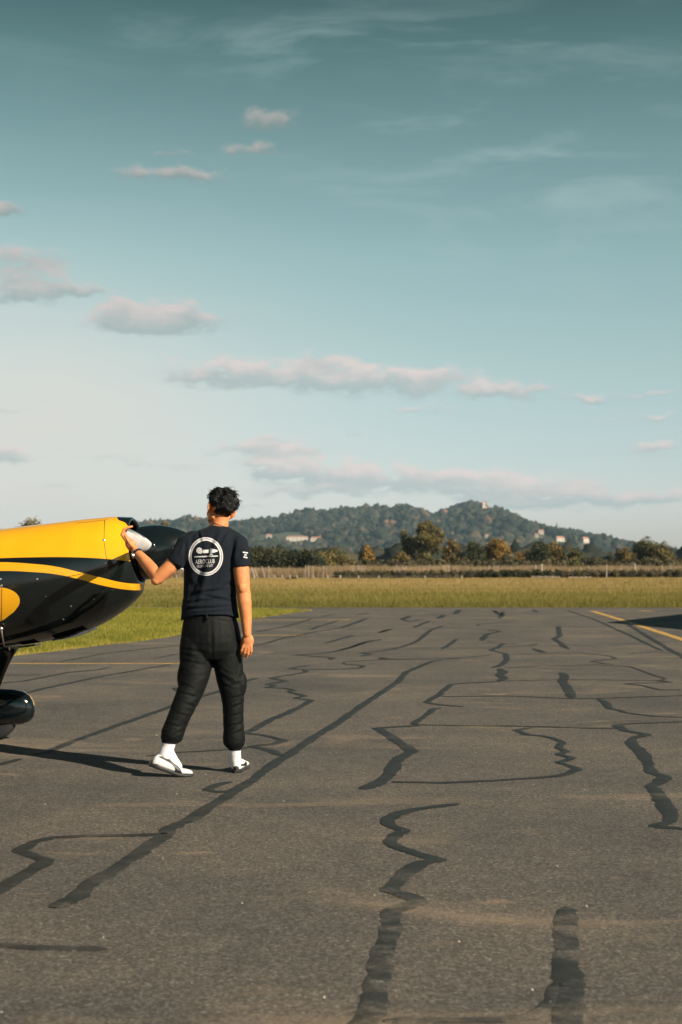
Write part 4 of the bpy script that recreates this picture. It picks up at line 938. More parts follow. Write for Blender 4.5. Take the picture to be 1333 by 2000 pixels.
# ------------------------------------------------------------------ person
man = empty('person', ((412 - 666.5) / F * 8.9, 8.9, 0), 'person in black printed T-shirt, black trousers and white shoes, holding the propeller blade', 'person')
MO = man.location.copy()
def etube(secs, seg=28):
    """horizontal elliptical sections: (centre, rx, ry)"""
    vs = []; fs = []
    for i, (c, rx_, ry_, *dr) in enumerate(secs):
        for k in range(seg):
            a = 2 * math.pi * k / seg; ca = math.cos(a); dz = (dr[0] * max(0, -ca) ** 4 + dr[1] * max(0, ca) ** 4) if dr else 0
            vs.append((c[0] + rx_ * ca, c[1] + ry_ * math.sin(a), c[2] - dz))
        if i:
            o = i * seg
            for k in range(seg): fs.append((o - seg + k, o - seg + (k + 1) % seg, o + (k + 1) % seg, o + k))
    fs.append(tuple(range(seg))); fs.append(tuple(range(len(vs) - seg, len(vs)))[::-1]); return vs, fs
def ell(c, r, M3=None, seg=2):
    bm = bmesh.new(); bmesh.ops.create_icosphere(bm, subdivisions=3 if seg == 2 else seg, radius=1)
    vs = []
    for v in bm.verts:
        q = Vector((v.co.x * r[0], v.co.y * r[1], v.co.z * r[2])); q = M3 @ q if M3 else q; vs.append(tuple(Vector(c) + q))
    fs = [tuple(v.index for v in f.verts) for f in bm.faces]; bm.free(); return vs, fs
def caps(pts, rad, seg=20):
    """chain of rounded limb segments"""
    m = MB().tube(pts, rad, seg); 
    for p, r in zip(pts, rad): m.add(ell(p, (r, r, r)))
    return m.v, m.f
def remesh(name, mb, vox, it, mat, parent, disp=None, fac=.5):
    me = bpy.data.meshes.new(name + '_src'); me.from_pydata([tuple(Vector(v)) for v in mb.v], [], mb.f); me.update()
    bm = bmesh.new(); bm.from_mesh(me); bmesh.ops.recalc_face_normals(bm, faces=bm.faces); bm.to_mesh(me); bm.free()
    o = bpy.data.objects.new('tmp', me); COL.objects.link(o)
    r = o.modifiers.new('r', 'REMESH'); r.mode = 'VOXEL'; r.voxel_size = vox; r.adaptivity = 0
    s = o.modifiers.new('s', 'SMOOTH'); s.factor = fac; s.iterations = it
    dg = bpy.context.evaluated_depsgraph_get(); ev = o.evaluated_get(dg); m2 = bpy.data.meshes.new_from_object(ev)
    bpy.data.objects.remove(o); bpy.data.meshes.remove(me); m2.name = name
    n = len(m2.vertices); co = np.empty(n * 3, np.float32); m2.vertices.foreach_get('co', co); co = co.reshape(-1, 3)
    if disp:
        nr = np.empty(n * 3, np.float32); m2.vertices.foreach_get('normal', nr); nr = nr.reshape(-1, 3)
        co = co + nr * disp(co, nr)[:, None]
    w = co.copy(); co = co - np.array(MO); m2.vertices.foreach_set('co', co.astype(np.float32).ravel()); m2.update()
    m2.polygons.foreach_set('use_smooth', np.ones(len(m2.polygons), bool)); m2.materials.clear()
    ob = link(name, m2, mat, parent)
    tree_ = BVHTree.FromPolygons([Vector(map(float, v)) for v in w], [tuple(p.vertices) for p in m2.polygons])
    return ob, tree_
def topx(co): return 666.5 + F * co[:, 0] / co[:, 1], HOR + F * (H - co[:, 2]) / co[:, 1]
def folds(co, nr, segs, front=.35):
    px, py = topx(co); out = np.zeros(len(co)); vis = np.clip((front - nr[:, 1]) / .4, 0, 1)
    for (ax, ay, bx_, by_, amp, w) in segs:
        dx, dy = bx_ - ax, by_ - ay; L = math.hypot(dx, dy); t = np.clip(((px - ax) * dx + (py - ay) * dy) / L ** 2, 0, 1)
        ddx, ddy = px - (ax + t * dx), py - (ay + t * dy); sd = (dx * ddy - dy * ddx) / L; d = np.hypot(ddx, ddy)
        env = np.sin(np.clip(t, .03, .97) * math.pi) ** .4
        out += env * (-amp * np.exp(-(d / w) ** 2) + .75 * amp * np.exp(-((sd + 1.7 * w) / (1.2 * w)) ** 2) * np.exp(-(np.maximum(0, d - 3 * w) / w) ** 2))
    return out * vis
def nz(co, s, seed=0):
    return fbm(co[:, 0] * s[0] + co[:, 1] * s[1] * .7, co[:, 2] * s[2] + co[:, 1] * s[1] * .5, 1, seed, 3)

def cloth(name, col, bumps, rough=.85, sheen=.12):
    k = M(name); w = k.noise(900, 2); n1 = k.noise(14, 4, .6)
    c = k.ramp(n1, [(.3, tuple(q * .85 for q in col)), (.7, tuple(q * 1.18 for q in col))])
    k.bump(k.math('ADD', k.math('MULTIPLY', w, .3), k.noise(38, 4, .6, None, .5)), bumps, .006); return k.fin(c, rough, sheen=sheen, spec=.16)
SHIRT = cloth('black_jersey', (.0050, .0080, .0128), .35, .85, .02); TROU = cloth('black_ripstop', (.0026, .0038, .0039), .6, .62, .01); CUFFM = cloth('black_rib_cuff', (.0045, .006, .009), .5, .85, .02)
SOCK = cloth('white_sock_knit', (.62, .60, .64), .3, .9, .05); SHOEM = plain('white_shoe_leather', (.60, .58, .56), .5, scale=20, bump=.08); SOLEM = plain('dark_shoe_rubber', (.018, .019, .020), .7)
STRIPM = plain('black_leather_strip', (.010, .012, .018), .45)
def mat_skin():
    k = M('tanned_skin'); n1 = k.noise(9, 4); n2 = k.noise(70, 3)
    c = k.ramp(n1, [(.3, (.48, .175, .062)), (.7, (.64, .26, .105))]); c = k.mix(k.ramp(n2, [(.35, .0), (.7, .25)]), c, (.38, .13, .062))
    k.b.inputs['Subsurface Weight'].default_value = .12; k.b.inputs['Subsurface Radius'].default_value = (.01, .004, .002); k.bump(k.math('ADD', n2, k.noise(18, 4)), .12, .004)
    return k.fin(c, .56, spec=.3)
SKIN = mat_skin()

YB = 8.93
# arms as limb chains
LA = [(366, 1066, 8.90), (350, 1088, 8.88), (330, 1110, 8.87), (309, 1129, 8.87)]; LAr = [.052, .049, .045, .041]
LF = [(309, 1129, 8.87), (298, 1114, 8.92), (284, 1097, 8.99), (273, 1085, 9.045), (265, 1076, 9.08)]; LFr = [.041, .0435, .038, .031, .0265]
RA = [(468, 1070, 8.9), (470, 1100, 8.88), (473, 1128, 8.87), (475, 1150, 8.86), (478, 1175, 8.85), (481, 1205, 8.85), (483, 1238, 8.84)]; RAr = [.052, .053, .050, .044, .0435, .036, .0265]
body = MB()
pp = lambda l: [P(*q) for q in l]
body.add(caps(pp(LA), LAr)); body.add(caps(pp(LF), LFr)); body.add(caps(pp(RA), RAr))
# elbow points
body.add(ell(P(305, 1134, 8.86), (.030, .030, .030))); body.add(ell(P(474, 1150, 8.83), (.028, .026, .034)))
# right hand, hanging, fingers loosely curled
body.add(ell(P(485, 1252, 8.84), (.036, .019, .047), Matrix.Rotation(.10, 3, 'Y')))
for k_, m_, t_, r in (((475, 1263), (472, 1270.5), (471.5, 1277), .0082), ((480.5, 1265.5), (478, 1275), (475.5, 1282), .0086), ((486, 1266), (484.5, 1276.5), (481.5, 1284.5), .0084), ((491.5, 1263.5), (491.5, 1273), (488.5, 1280.5), .0076)):
    y0 = 8.83; body.add(caps([P(484, 1250, 8.84), P(*k_, y0), P(*m_, y0 + .004), P(*t_, y0 + .022)], [.012, r * 1.12, r, r * .82], 12))
body.add(caps([P(480, 1242, 8.86), P(474.5, 1252, 8.885), P(472, 1262, 8.90), P(472.5, 1269, 8.905)], [.015, .012, .0098, .0085], 12))
# left hand, closed on the blade tip
body.add(ell(P(256, 1064, 9.115), (.034, .028, .046), Matrix.Rotation(-.60, 3, 'Y')))
for i in range(4):
    Yi = 9.10 + .021 * i
    body.add(caps([P(256 + i, 1063 - i, Yi), P(245.5 + i * .3, 1054 - 2 * i, Yi), P(238.5 + i * 1.4, 1044 - 2.0 * i, Yi + .004), P(243 + i * 2.2, 1034 - .8 * i, Yi + .010), P(252 + i * 2.0, 1029.5 - i * .4, Yi + .014)], [.0145, .0118, .0108, .0098, .0086], 12))
body.add(caps([P(263, 1070, 9.075), P(256, 1064, 9.055), P(250, 1055, 9.05), P(245.5, 1047, 9.055)], [.019, .0145, .0128, .0105], 12))
# neck, hidden trunk and legs
body.add(caps([P(426, 1052, YB), P(428, 1035, YB), P(430, 1018, YB + .005), P(431, 1000, YB + .01)], [.075, .060, .0545, .056]))
body.add(etube([(P(418, 1062, YB), .15, .075), (P(413, 1100, YB), .14, .09), (P(411, 1170, YB), .125, .085), (P(411, 1230, YB), .14, .09)]))
body.add(caps([P(388, 1240, 8.9), P(376, 1345, 8.86), P(334, 1440, 8.79)], [.085, .055, .035])); body.add(caps([P(437, 1240, 8.92), P(453, 1350, 8.93), P(459, 1450, 8.95)], [.085, .055, .035]))
# head frame
hf = Vector((-.46, .87, -.12)).normalized(); hu = Vector((.26, .06, .96)); hu = (hu - hf * hu.dot(hf)).normalized(); hr = hf.cross(hu)
HM = Matrix((hr, hf, hu)).transposed(); HO = P(431, 995, YB + .01)
def hl(x, y, z): return HO + HM @ Vector((x, y, z))
for c, r in [((0, -.014, .030), (.074, .094, .084)), ((0, .030, -.020), (.064, .064, .078)), ((0, .050, -.060), (.050, .048, .046)), ((0, .074, -.088), (.024, .022, .018)), ((.034, .066, -.030), (.026, .022, .026)), ((-.034, .066, -.030), (.026, .022, .026)),
             ((0, .090, .028), (.050, .014, .014)), ((0, .106, -.024), (.011, .016, .010)), ((0, .098, -.004), (.008, .012, .022)), ((0, .094, -.056), (.022, .010, .007)), ((0, .092, -.066), (.018, .009, .006)), ((.045, .010, -.066), (.018, .045, .022)), ((-.045, .010, -.066), (.018, .045, .022))]:
    body.add(ell(hl(*c), r, HM))
for s in (-1, 1):
    em = HM @ Matrix.Rotation(.45 * s, 3, 'Z') @ Matrix.Rotation(-.15, 3, 'X')
    body.add(ell(hl(.079 * s, -.006, -.008), (.0085, .021, .033), em)); body.add(ell(hl(.088 * s, -.015, -.002), (.0065, .017, .028), em)); body.add(ell(hl(.073 * s, .004, -.034), (.009, .011, .012), em))
def body_disp(co, nr): return .0008 * nz(co, (40, 40, 40), 31)
bodyo, bbvh = remesh('body', body, .0042, 2, SKIN, man, body_disp, .5)
# eyes, brows
eb = M('eye_white'); eb.fin((.8, .78, .75), .2); 
for s in (-1, 1):
    e_ = MB().add(ell(hl(.030 * s, .083, .004), (.012, .010, .009), HM)).build('eye', eb.m, man, True); e_.location = -MO
    e_ = MB().add(ell(hl(.031 * s, .097, .023), (.017, .004, .0035), HM)).build('eyebrow', STRIPM, man, True); e_.location = -MO

# T-shirt
sh = MB()
def ts(py, cx_, hw, ry, dy=0): return (P(cx_, py, YB + dy), hw / F * YB, ry)
sh.add(etube([ts(1027, 427, 17, .052), ts(1031, 426, 24, .064), ts(1037, 424, 38, .080), ts(1044, 421, 53, .094), ts(1053, 419, 62, .106), ts(1066, 418, 63, .118), ts(1085, 416, 58, .126), ts(1105, 413, 53.5, .128), ts(1140, 410.5, 51.5, .122),
              ts(1170, 410, 52.5, .122), ts(1188, 410, 55, .130) + (.02, .01), ts(1196, 411, 57, .137) + (.045, .025), ts(1199, 411, 57.5, .138) + (.05, .03)]))
sh.add(caps(pp([(378, 1058, 8.92), (366, 1064, 8.905), (354, 1082, 8.885), (344, 1098, 8.875)]), [.070, .070, .064, .050], 26))
sh.add(MB().tube(pp([(362, 1070, 8.895), (352, 1085, 8.882), (343.5, 1098.5, 8.875), (342.5, 1100, 8.875)]), [.066, .063, .0605, .060], 28).__dict__ and (lambda m: (m.v, m.f))(MB().tube(pp([(362, 1070, 8.895), (352, 1085, 8.882), (343.5, 1098.5, 8.875), (342.5, 1100, 8.875)]), [.066, .063, .0605, .060], 28)))
sh.add(caps(pp([(455, 1056, 8.92), (466, 1064, 8.9), (470, 1078, 8.89)]), [.064, .066, .062], 26))
mt = MB().tube(pp([(467, 1068, 8.9), (470, 1085, 8.885), (472, 1104, 8.88), (472.2, 1107, 8.88)]), [.064, .061, .0615, .062], 28); sh.add((mt.v, mt.f))
SF = [(420, 1046, 402, 1090, .012, 4.5), (402, 1088, 372, 1165, .016, 7), (398, 1120, 380, 1180, .008, 5), (441, 1042, 425, 1066, .006, 3), (386, 1036, 393, 1060, .006, 3), (363, 1058, 361, 1106, .008, 3.5), (354, 1064, 345, 1084, .004, 3),
      (457, 1058, 450, 1100, .009, 4), (452, 1100, 447, 1150, .007, 5), (371, 1161, 440, 1152, .007, 3.5), (395, 1163, 458, 1176, .006, 3.2), (366, 1178, 428, 1170, .006, 3), (362, 1190, 440, 1186, .007, 3), (372, 1199, 452, 1193, .005, 2.6), (430, 1150, 460, 1135, .005, 4), (476, 1068, 466, 1090, .004, 3.5), (366, 1120, 375, 1150, .005, 5), (436, 1110, 415, 1145, .004, 5)]
def shd(co, nr):
    px, py = topx(co); low = np.clip((py - 1130) / 60, 0, 1)
    return folds(co, nr, SF) + .0028 * nz(co, (9, 9, 7), 21) + .0035 * low * nz(co, (6, 6, 26), 22)
shirt, sbvh = remesh('t_shirt', sh, .0062, 3, SHIRT, man, shd)

# trousers
tr = MB()
def tp(py, cx_, hw, ry, Y=YB): return (P(cx_, py, Y), hw / F * Y, ry)
tr.add(etube([tp(1192, 411, 49, .112), tp(1206, 411, 51.5, .126), tp(1220, 411.5, 55, .134), tp(1236, 412, 58, .142), tp(1252, 412.5, 59.5, .142), tp(1270, 413, 60, .132), tp(1286, 413, 58, .105)]))
def leg(l):
    pts = [P(a, b, Y) for a, b, Y, r in l]; rad = [r for *_, r in l]; m = MB().tube(pts, rad, 30); tr.add((m.v, m.f))
    for p, r in list(zip(pts, rad))[:-1]: tr.add(ell(p, (r * .96, r * .96, r * .7)))
leg([(386, 1250, 8.92, .108), (384, 1275, 8.91, .108), (383, 1300, 8.90, .101), (379, 1325, 8.87, .090), (373, 1347, 8.85, .081), (364, 1368, 8.83, .077), (354, 1390, 8.81, .072), (345, 1412, 8.80, .069), (338, 1430, 8.79, .072), (335, 1439, 8.79, .070), (332, 1445, 8.785, .055)])
leg([(442, 1250, 8.93, .100), (444, 1275, 8.93, .098), (446, 1300, 8.93, .092), (450, 1328, 8.93, .083), (454, 1352, 8.93, .075), (456, 1375, 8.935, .068), (456, 1400, 8.94, .065), (457, 1425, 8.945, .067), (457.5, 1441, 8.95, .073), (458, 1451, 8.95, .071), (459, 1456, 8.95, .054)])
tr.add(ell(P(472, 1338, 8.93), (.030, .055, .085), Matrix.Rotation(.06, 3, 'Y'))); tr.add(ell(P(354, 1318, 8.89), (.022, .055, .085), Matrix.Rotation(.08, 3, 'Y')))
tr.add(ell(P(472, 1362, 8.93), (.016, .045, .03)))
TF = [(413, 1222, 414, 1288, .006, 3.5), (412, 1258, 372, 1296, .008, 6), (404, 1236, 380, 1262, .005, 5), (414, 1292, 432, 1330, .006, 5), (352, 1268, 396, 1274, .008, 3.5), (354, 1276, 380, 1286, .005, 4), (350, 1334, 378, 1344, .005, 2.4), (372, 1350, 398, 1340, .005, 2.6), (350, 1352, 384, 1362, .007, 2.6), (345, 1366, 372, 1360, .006, 2.4), (362, 1374, 390, 1384, .006, 2.8), (334, 1378, 362, 1372, .006, 2.4), (340, 1392, 372, 1400, .005, 2.4),
      (326, 1398, 346, 1390, .005, 2.4), (322, 1412, 352, 1420, .005, 2.4), (345, 1408, 366, 1398, .004, 2.4), (318, 1430, 340, 1426, .005, 2.6), (338, 1436, 362, 1424, .005, 2.6), (344, 1300, 372, 1316, .004, 3), (356, 1290, 402, 1300, .004, 3), (352, 1322, 398, 1318, .0035, 3),
      (430, 1334, 456, 1346, .006, 2.6), (448, 1340, 476, 1332, .005, 2.6), (430, 1350, 466, 1360, .007, 2.6), (446, 1366, 478, 1358, .006, 2.4), (432, 1370, 458, 1378, .006, 2.6), (452, 1382, 478, 1374, .006, 2.4), (434, 1388, 462, 1394, .005, 2.4), (450, 1400, 478, 1392, .005, 2.4),
      (434, 1408, 456, 1400, .005, 2.4), (440, 1420, 476, 1412, .005, 2.6), (434, 1432, 460, 1440, .006, 2.6), (456, 1434, 482, 1424, .006, 2.6), (436, 1446, 470, 1448, .006, 2.4), (424, 1300, 448, 1318, .004, 3),
      (468, 1290, 463, 1322, .006, 3), (476, 1318, 472, 1352, .005, 3), (436, 1322, 460, 1342, .006, 4), (455, 1222, 466, 1262, .005, 4), (372, 1240, 362, 1300, .004, 5), (425, 1210, 455, 1216, .004, 2.4), (368, 1213, 400, 1209, .004, 2.4)]
TF = [f for i_, f in enumerate(TF) if not (f[1] > 1330 and abs(f[3] - f[1]) < 11 and i_ % 2)] + [(398, 1318, 352, 1344, .004, 3.5), (392, 1352, 344, 1384, .004, 3), (366, 1390, 326, 1424, .004, 3), (430, 1316, 474, 1342, .004, 3), (434, 1396, 476, 1372, .004, 3), (438, 1436, 478, 1408, .004, 3)]
def trd(co, nr):
    px, py = topx(co); kn = np.clip((py - 1325) / 40, 0, 1)
    n2 = nz(co, (24, 16, 26), 41); n3 = nz(co, (30, 20, 80), 42)
    return .5 * folds(co, nr, TF, .6) + .0025 * nz(co, (8, 8, 9), 43) + kn * (.0018 * n2 + .0012 * n3)
trous, tbvh = remesh('trousers', tr, .0062, 2, TROU, man, trd)
def sub(mb, name, mat, parent, smooth=True):      # person parts are modelled in world space
    o = new_mesh(name, [tuple(Vector(v) - MO) for v in mb.v], mb.f, mat, parent, smooth); return o
sub(MB().tube(pp([(403.6, 1199, 8.80), (404, 1205, 8.795), (404, 1211, 8.79)]), [.007, .007, .006], 6), 'belt_loop', TROU, trous)
def ribbed(pts, rad, n=26):
    m = MB(); vs, fs = tube_np(pts, rad, n * 2); c = [Vector(p) for p in pts]
    for i in range(len(pts) * n * 2):
        if i % 2: v = Vector(vs[i]); a = c[i // (n * 2)]; vs[i] = tuple(a + (v - a) * .95)
    m.add((vs, fs)); return m
sub(ribbed(pp([(333, 1438, 8.785), (331.5, 1444, 8.783), (330.5, 1450, 8.78), (330.3, 1452, 8.78)]), [.052, .050, .047, .043]), 'cuff', CUFFM, trous)
sub(ribbed(pp([(458.5, 1450, 8.95), (459, 1457, 8.95), (459.4, 1463, 8.95), (459.4, 1465, 8.95)]), [.047, .045, .043, .040]), 'cuff', CUFFM, trous)

# socks and shoes
sk_ = MB().add(caps(pp([(331, 1446, 8.78), (328.5, 1458, 8.778), (324, 1470, 8.775), (320, 1482, 8.772)]), [.044, .041, .040, .038])); sk_.add(caps(pp([(327, 1466, 8.775), (337, 1483, 8.78), (348, 1497, 8.785)]), [.036, .033, .028]))
remesh('sock', sk_, .005, 3, SOCK, man, lambda co, nr: .001 * nz(co, (10, 10, 60), 3))
sk_ = MB().add(caps(pp([(459.5, 1460, 8.95), (459.8, 1472, 8.952), (460.5, 1484, 8.96), (461.5, 1494, 8.965)]), [.0385, .036, .036, .036])); sk_.add(caps(pp([(461, 1482, 8.97), (465, 1490, 9.01), (470, 1495, 9.06)]), [.032, .030, .026]))
remesh('sock', sk_, .005, 3, SOCK, man, lambda co, nr: .001 * nz(co, (10, 10, 60), 4))
def shoe(org, head, bend, zk=1.0):
    """org: heel back on the ground plane at ball height reference; head: heading angle; bend: heel lift angle about the ball"""
    c_, s_ = math.cos(head), math.sin(head); bx0 = .185
    def tf(x, y, z):
        if x < bx0 + .02:
            t = min(1, (bx0 + .02 - x) / .05); a = bend * t; dx, dz = x - bx0, z
            x, z = bx0 + dx * math.cos(a) + dz * math.sin(a) * 1, -dx * math.sin(a) + dz * math.cos(a)
        return (org[0] + c_ * x - s_ * y, org[1] + s_ * x + c_ * y, z + .001)
    X_ = [0, .006, .02, .045, .08, .115, .15, .185, .22, .248, .266, .274]; Wd = [.014, .024, .033, .037, .037, .036, .039, .043, .044, .037, .024, .008]
    Zt = [.052, .070, .086, .088, .082, .078, .068, .056, .047, .041, .034, .024]
    m = MB(); sec = 20
    vs = []; fs = []
    for i, x in enumerate(X_):
        for k in range(sec):
            a = 2 * math.pi * k / sec; yy = Wd[i] * math.copysign(abs(math.cos(a)) ** .8, math.cos(a)); sz = math.sin(a)
            zz = .013 + (Zt[i] - .013) * (.5 + .5 * math.copysign(abs(sz) ** .75, sz)); yy *= 1 - .30 * max(0, (zz - .03) / .06) * (1 if i < 8 else .4)
            vs.append(tf(x, yy, zz))
        if i:
            o = i * sec
            for k in range(sec): fs.append((o - sec + k, o - sec + (k + 1) % sec, o + (k + 1) % sec, o + k))
    fs += [tuple(range(sec)), tuple(range(len(vs) - sec, len(vs)))]
    m.add((vs, fs)); s_o, s_b = remesh('shoe', m, .0042, 2, SHOEM, man)
    # sole: side profile wrapped round the outline
    vs = []; fs = []; N_ = 14
    Xs = [-.013, -.006, .012, .03, .06, .10, .14, .175, .20, .225, .25, .268, .279]; Ws = [.004, .015, .0235, .0345, .037, .035, .040, .045, .047, .045, .036, .024, .008]; Zs = [.034, .044, .042, .024, .018, .018, .018, .018, .017, .016, .015, .014, .012]
    Zs = [z * (zk if .012 < Xs[i_] < .22 else 1) for i_, z in enumerate(Zs)]
    for i, x in enumerate(Xs):
        for k in range(N_):
            a = 2 * math.pi * k / N_; ca, sa = math.cos(a), math.sin(a); vs.append(tf(x, Ws[i] * math.copysign(abs(ca) ** .5, ca), max(0, Zs[i] / 2 + Zs[i] / 2 * math.copysign(abs(sa) ** .5, sa))))
        if i:
            o = i * N_
            for k in range(N_): fs.append((o - N_ + k, o - N_ + (k + 1) % N_, o + (k + 1) % N_, o + k))
    fs += [tuple(range(N_)), tuple(range(len(vs) - N_, len(vs)))]
    mm = MB(); mm.add((vs, fs)); sub(mm, 'sole', SOLEM, s_o); return s_o, s_b
lh = math.radians(12); lx = (375 - 666.5) / F * 8.79
shoeL, slb = shoe((lx - .268 * math.cos(lh), 8.79 - .268 * math.sin(lh)), lh, math.radians(21), 1.5)
rh = math.radians(83); shoeR, srb = shoe((P(461.5, 1500, 8.92).x, 8.915), rh, 0)

# flat prints draped on cloth and leather
def decal(name, polys, bvh_, mat, parent, off=.0016, y0=7.5, maxl=.012, sc_=1):
    """polys: outlines in photo pixels, read at the depth of the surface behind them"""
    bm = bmesh.new()
    for pol in polys:
        vs = [bm.verts.new((x, y, 0)) for x, y in pol['v']]
        for f in pol['f']:
            try: bm.faces.new([vs[i] for i in f])
            except ValueError: pass
    bmesh.ops.triangulate(bm, faces=bm.faces)
    for _ in range(4):
        le = [e for e in bm.edges if e.calc_length() > maxl * 310]
        if not le: break
        bmesh.ops.subdivide_edges(bm, edges=le, cuts=1, use_grid_fill=True); bmesh.ops.triangulate(bm, faces=bm.faces)
    out = []; ok = {}
    cam_ = Vector((0, 0, H))
    for v in bm.verts:
        d = P(v.co.x, v.co.y, 1) - cam_; d.normalize(); h, n, *_ = bvh_.ray_cast(cam_, d)
        ok[v.index] = h is not None; out.append(tuple((h + n * off if h is not None else cam_) - MO))
    bm.verts.ensure_lookup_table(); fs = [tuple(v.index for v in f.verts) for f in bm.faces if all(ok[v.index] for v in f.verts)]
    bm.free(); used = sorted({i for f in fs for i in f}); mp_ = {a: b for b, a in enumerate(used)}
    return new_mesh(name, [out[i] for i in used], [tuple(mp_[i] for i in f) for f in fs], mat, parent)
def poly(pts): return {'v': pts, 'f': [tuple(range(len(pts)))]}
def ringp(cx_, cy_, rx0, ry0, rx1, ry1, n=72, rot=0, brk=()):
    v = []; f = []
    for i in range(n):
        a = 2 * math.pi * i / n + rot; v += [(cx_ + rx0 * math.cos(a), cy_ + ry0 * math.sin(a)), (cx_ + rx1 * math.cos(a), cy_ + ry1 * math.sin(a))]
    for i in range(n):
        j = (i + 1) % n; f.append((2 * i, 2 * j, 2 * j + 1, 2 * i + 1))
    return {'v': v, 'f': f}
def textp(s, cx_, cy_, h, w, sx=1):
    cu = bpy.data.curves.new('lettering', 'FONT'); cu.body = s; cu.align_x = 'CENTER'; cu.size = 1; cu.resolution_u = 2; o = bpy.data.objects.new('lettering', cu); COL.objects.link(o)
    dg = bpy.context.evaluated_depsgraph_get(); me = bpy.data.meshes.new_from_object(o.evaluated_get(dg)); xs_ = [v.co.x for v in me.vertices]; ys_ = [v.co.y for v in me.vertices]
    kx = w / (max(xs_) - min(xs_)); mx = (max(xs_) + min(xs_)) / 2; ky = h / (max(ys_) - min(ys_)); my = (max(ys_) + min(ys_)) / 2
    r = {'v': [(cx_ + (v.co.x - mx) * kx, cy_ - (v.co.y - my) * ky - (v.co.x - mx) * kx * .05) for v in me.vertices], 'f': [tuple(p.vertices) for p in me.polygons]}
    bpy.data.objects.remove(o); bpy.data.curves.remove(cu); bpy.data.meshes.remove(me); return r
PRINT = plain('white_screen_print', (.50, .50, .51), .7)
em = [ringp(402.5, 1087, 33.6, 37.4, 31.3, 35.0), ringp(402.5, 1087, 30.4, 34.0, 27.4, 30.8)]
# little high-wing aeroplane, tail on the left
em.append(poly([(384, 1074), (386, 1070.5), (390, 1069), (394, 1071), (396, 1075), (396.5, 1079), (393, 1081.5), (388, 1081), (384.5, 1078)]))
em.append(poly([(397, 1074.2), (408, 1073.4), (408, 1080.2), (397, 1080.2)]))
em.append(poly([(410.5, 1073.5), (412, 1070.5), (413.5, 1070.5), (417, 1072.5), (424, 1074), (426.5, 1075.5), (425, 1077), (418, 1079.5), (410.5, 1080)]))
em.append(poly([(410, 1082), (415, 1081.5), (416.5, 1084), (409.5, 1084.5)])); em.append(poly([(412, 1079.8), (414, 1079.6), (413.8, 1082), (411.8, 1082)]))
em.append(poly([(380.5, 1086.4), (426, 1084.9), (426, 1087.0), (380.5, 1088.8)]))
em.append(textp('AEROCLUB', 401, 1096.5, 8.6, 37.5)); em.append(textp('VILLENEUVE LOT', 400.5, 1105.3, 4.8, 32))
decal('back_print', em, sbvh, PRINT, shirt)
decal('sleeve_print', [poly([(474.5, 1077.5), (484.5, 1078.8), (484.2, 1081.2), (475, 1080)]), poly([(477.5, 1082.5), (482, 1083), (482, 1085.6), (477.5, 1085)]), poly([(475.8, 1086.5), (483.4, 1088), (483.2, 1090.8), (476.2, 1089.2)])], sbvh, PRINT, shirt)
decal('sleeve_print', [poly([(336, 1069.4), (339.5, 1068.5), (340.3, 1071), (337, 1072)]), poly([(334, 1073), (335.5, 1072.6), (335, 1075), (333.4, 1075)])], sbvh, PRINT, shirt)
Z7 = lambda x, y: (285 + .1613 * x, 1430 + .1613 * y)
decal('side_strip', [poly([Z7(*q) for q in [(158, 292), (165, 304), (250, 350), (318, 392), (350, 428), (358, 455), (345, 478), (322, 492), (350, 520), (400, 540), (440, 545), (443, 500), (425, 455), (385, 410), (330, 370), (270, 325), (210, 298)]])], slb, STRIPM, shoeL, .0022)
decal('side_strip', [poly([(470, 1493), (477, 1491.5), (480, 1487), (482.5, 1490), (482, 1495), (471, 1496)])], srb, STRIPM, shoeR, .0022)
# watch
wa, wb = P(274, 1086, 9.045), P(266, 1077, 9.08); ax = (wb - wa).normalized(); wc = (wa + wb) / 2
wm_ = MB(); sg = 30; u_ = ax.orthogonal().normalized(); v_ = ax.cross(u_); vs = []; fs = []
for k in range(sg):
    a = 2 * math.pi * k / sg; d = u_ * math.cos(a) + v_ * math.sin(a)
    for (r, h) in ((.0318, -.009), (.0345, -.009), (.0345, .009), (.0318, .009)): vs.append(wc + d * r + ax * h)
for k in range(sg):
    j = (k + 1) % sg
    for q in range(4): fs.append((k * 4 + q, k * 4 + (q + 1) % 4, j * 4 + (q + 1) % 4, j * 4 + q))
wm_.add((vs, fs)); wo = sub(wm_, 'wristwatch', STRIPM, man, False)
dc = Vector((-.62, -.55, -.45)); dc = (dc - ax * dc.dot(ax)).normalized()
cs = MB().tube([wc + dc * .031, wc + dc * .041, wc + dc * .0425], [.018, .0185, .016], 24); sub(cs, 'watch_case', MET, wo, False)
bk = MB().box(wc + Vector((.2, -1, .3)).normalized() * .033, (.012, .006, .012)); sub(bk, 'buckle', MET, wo, False)
# cord round the neck
pts = []
for k in range(40):
    a = 2 * math.pi * k / 40; dx_ = math.cos(a); dy_ = math.sin(a); q = P(429, 1020.5, YB + .002); q = q + Vector((.068 * dx_, .066 * dy_, -.020 * dx_ + .010 * dy_ - .006))
    o_ = P(429, 1024, YB + .002); o_.z = q.z; h, n_h, *_ = bbvh.ray_cast(q + (q - o_) * 1.5, (o_ - q).normalized()); pts.append(h + n_h * .001 if h else q)
pts.append(pts[0]); sub(MB().tube(pts, .0017, 6), 'neck_cord', plain('brown_cord', (.06, .025, .015), .7), man)

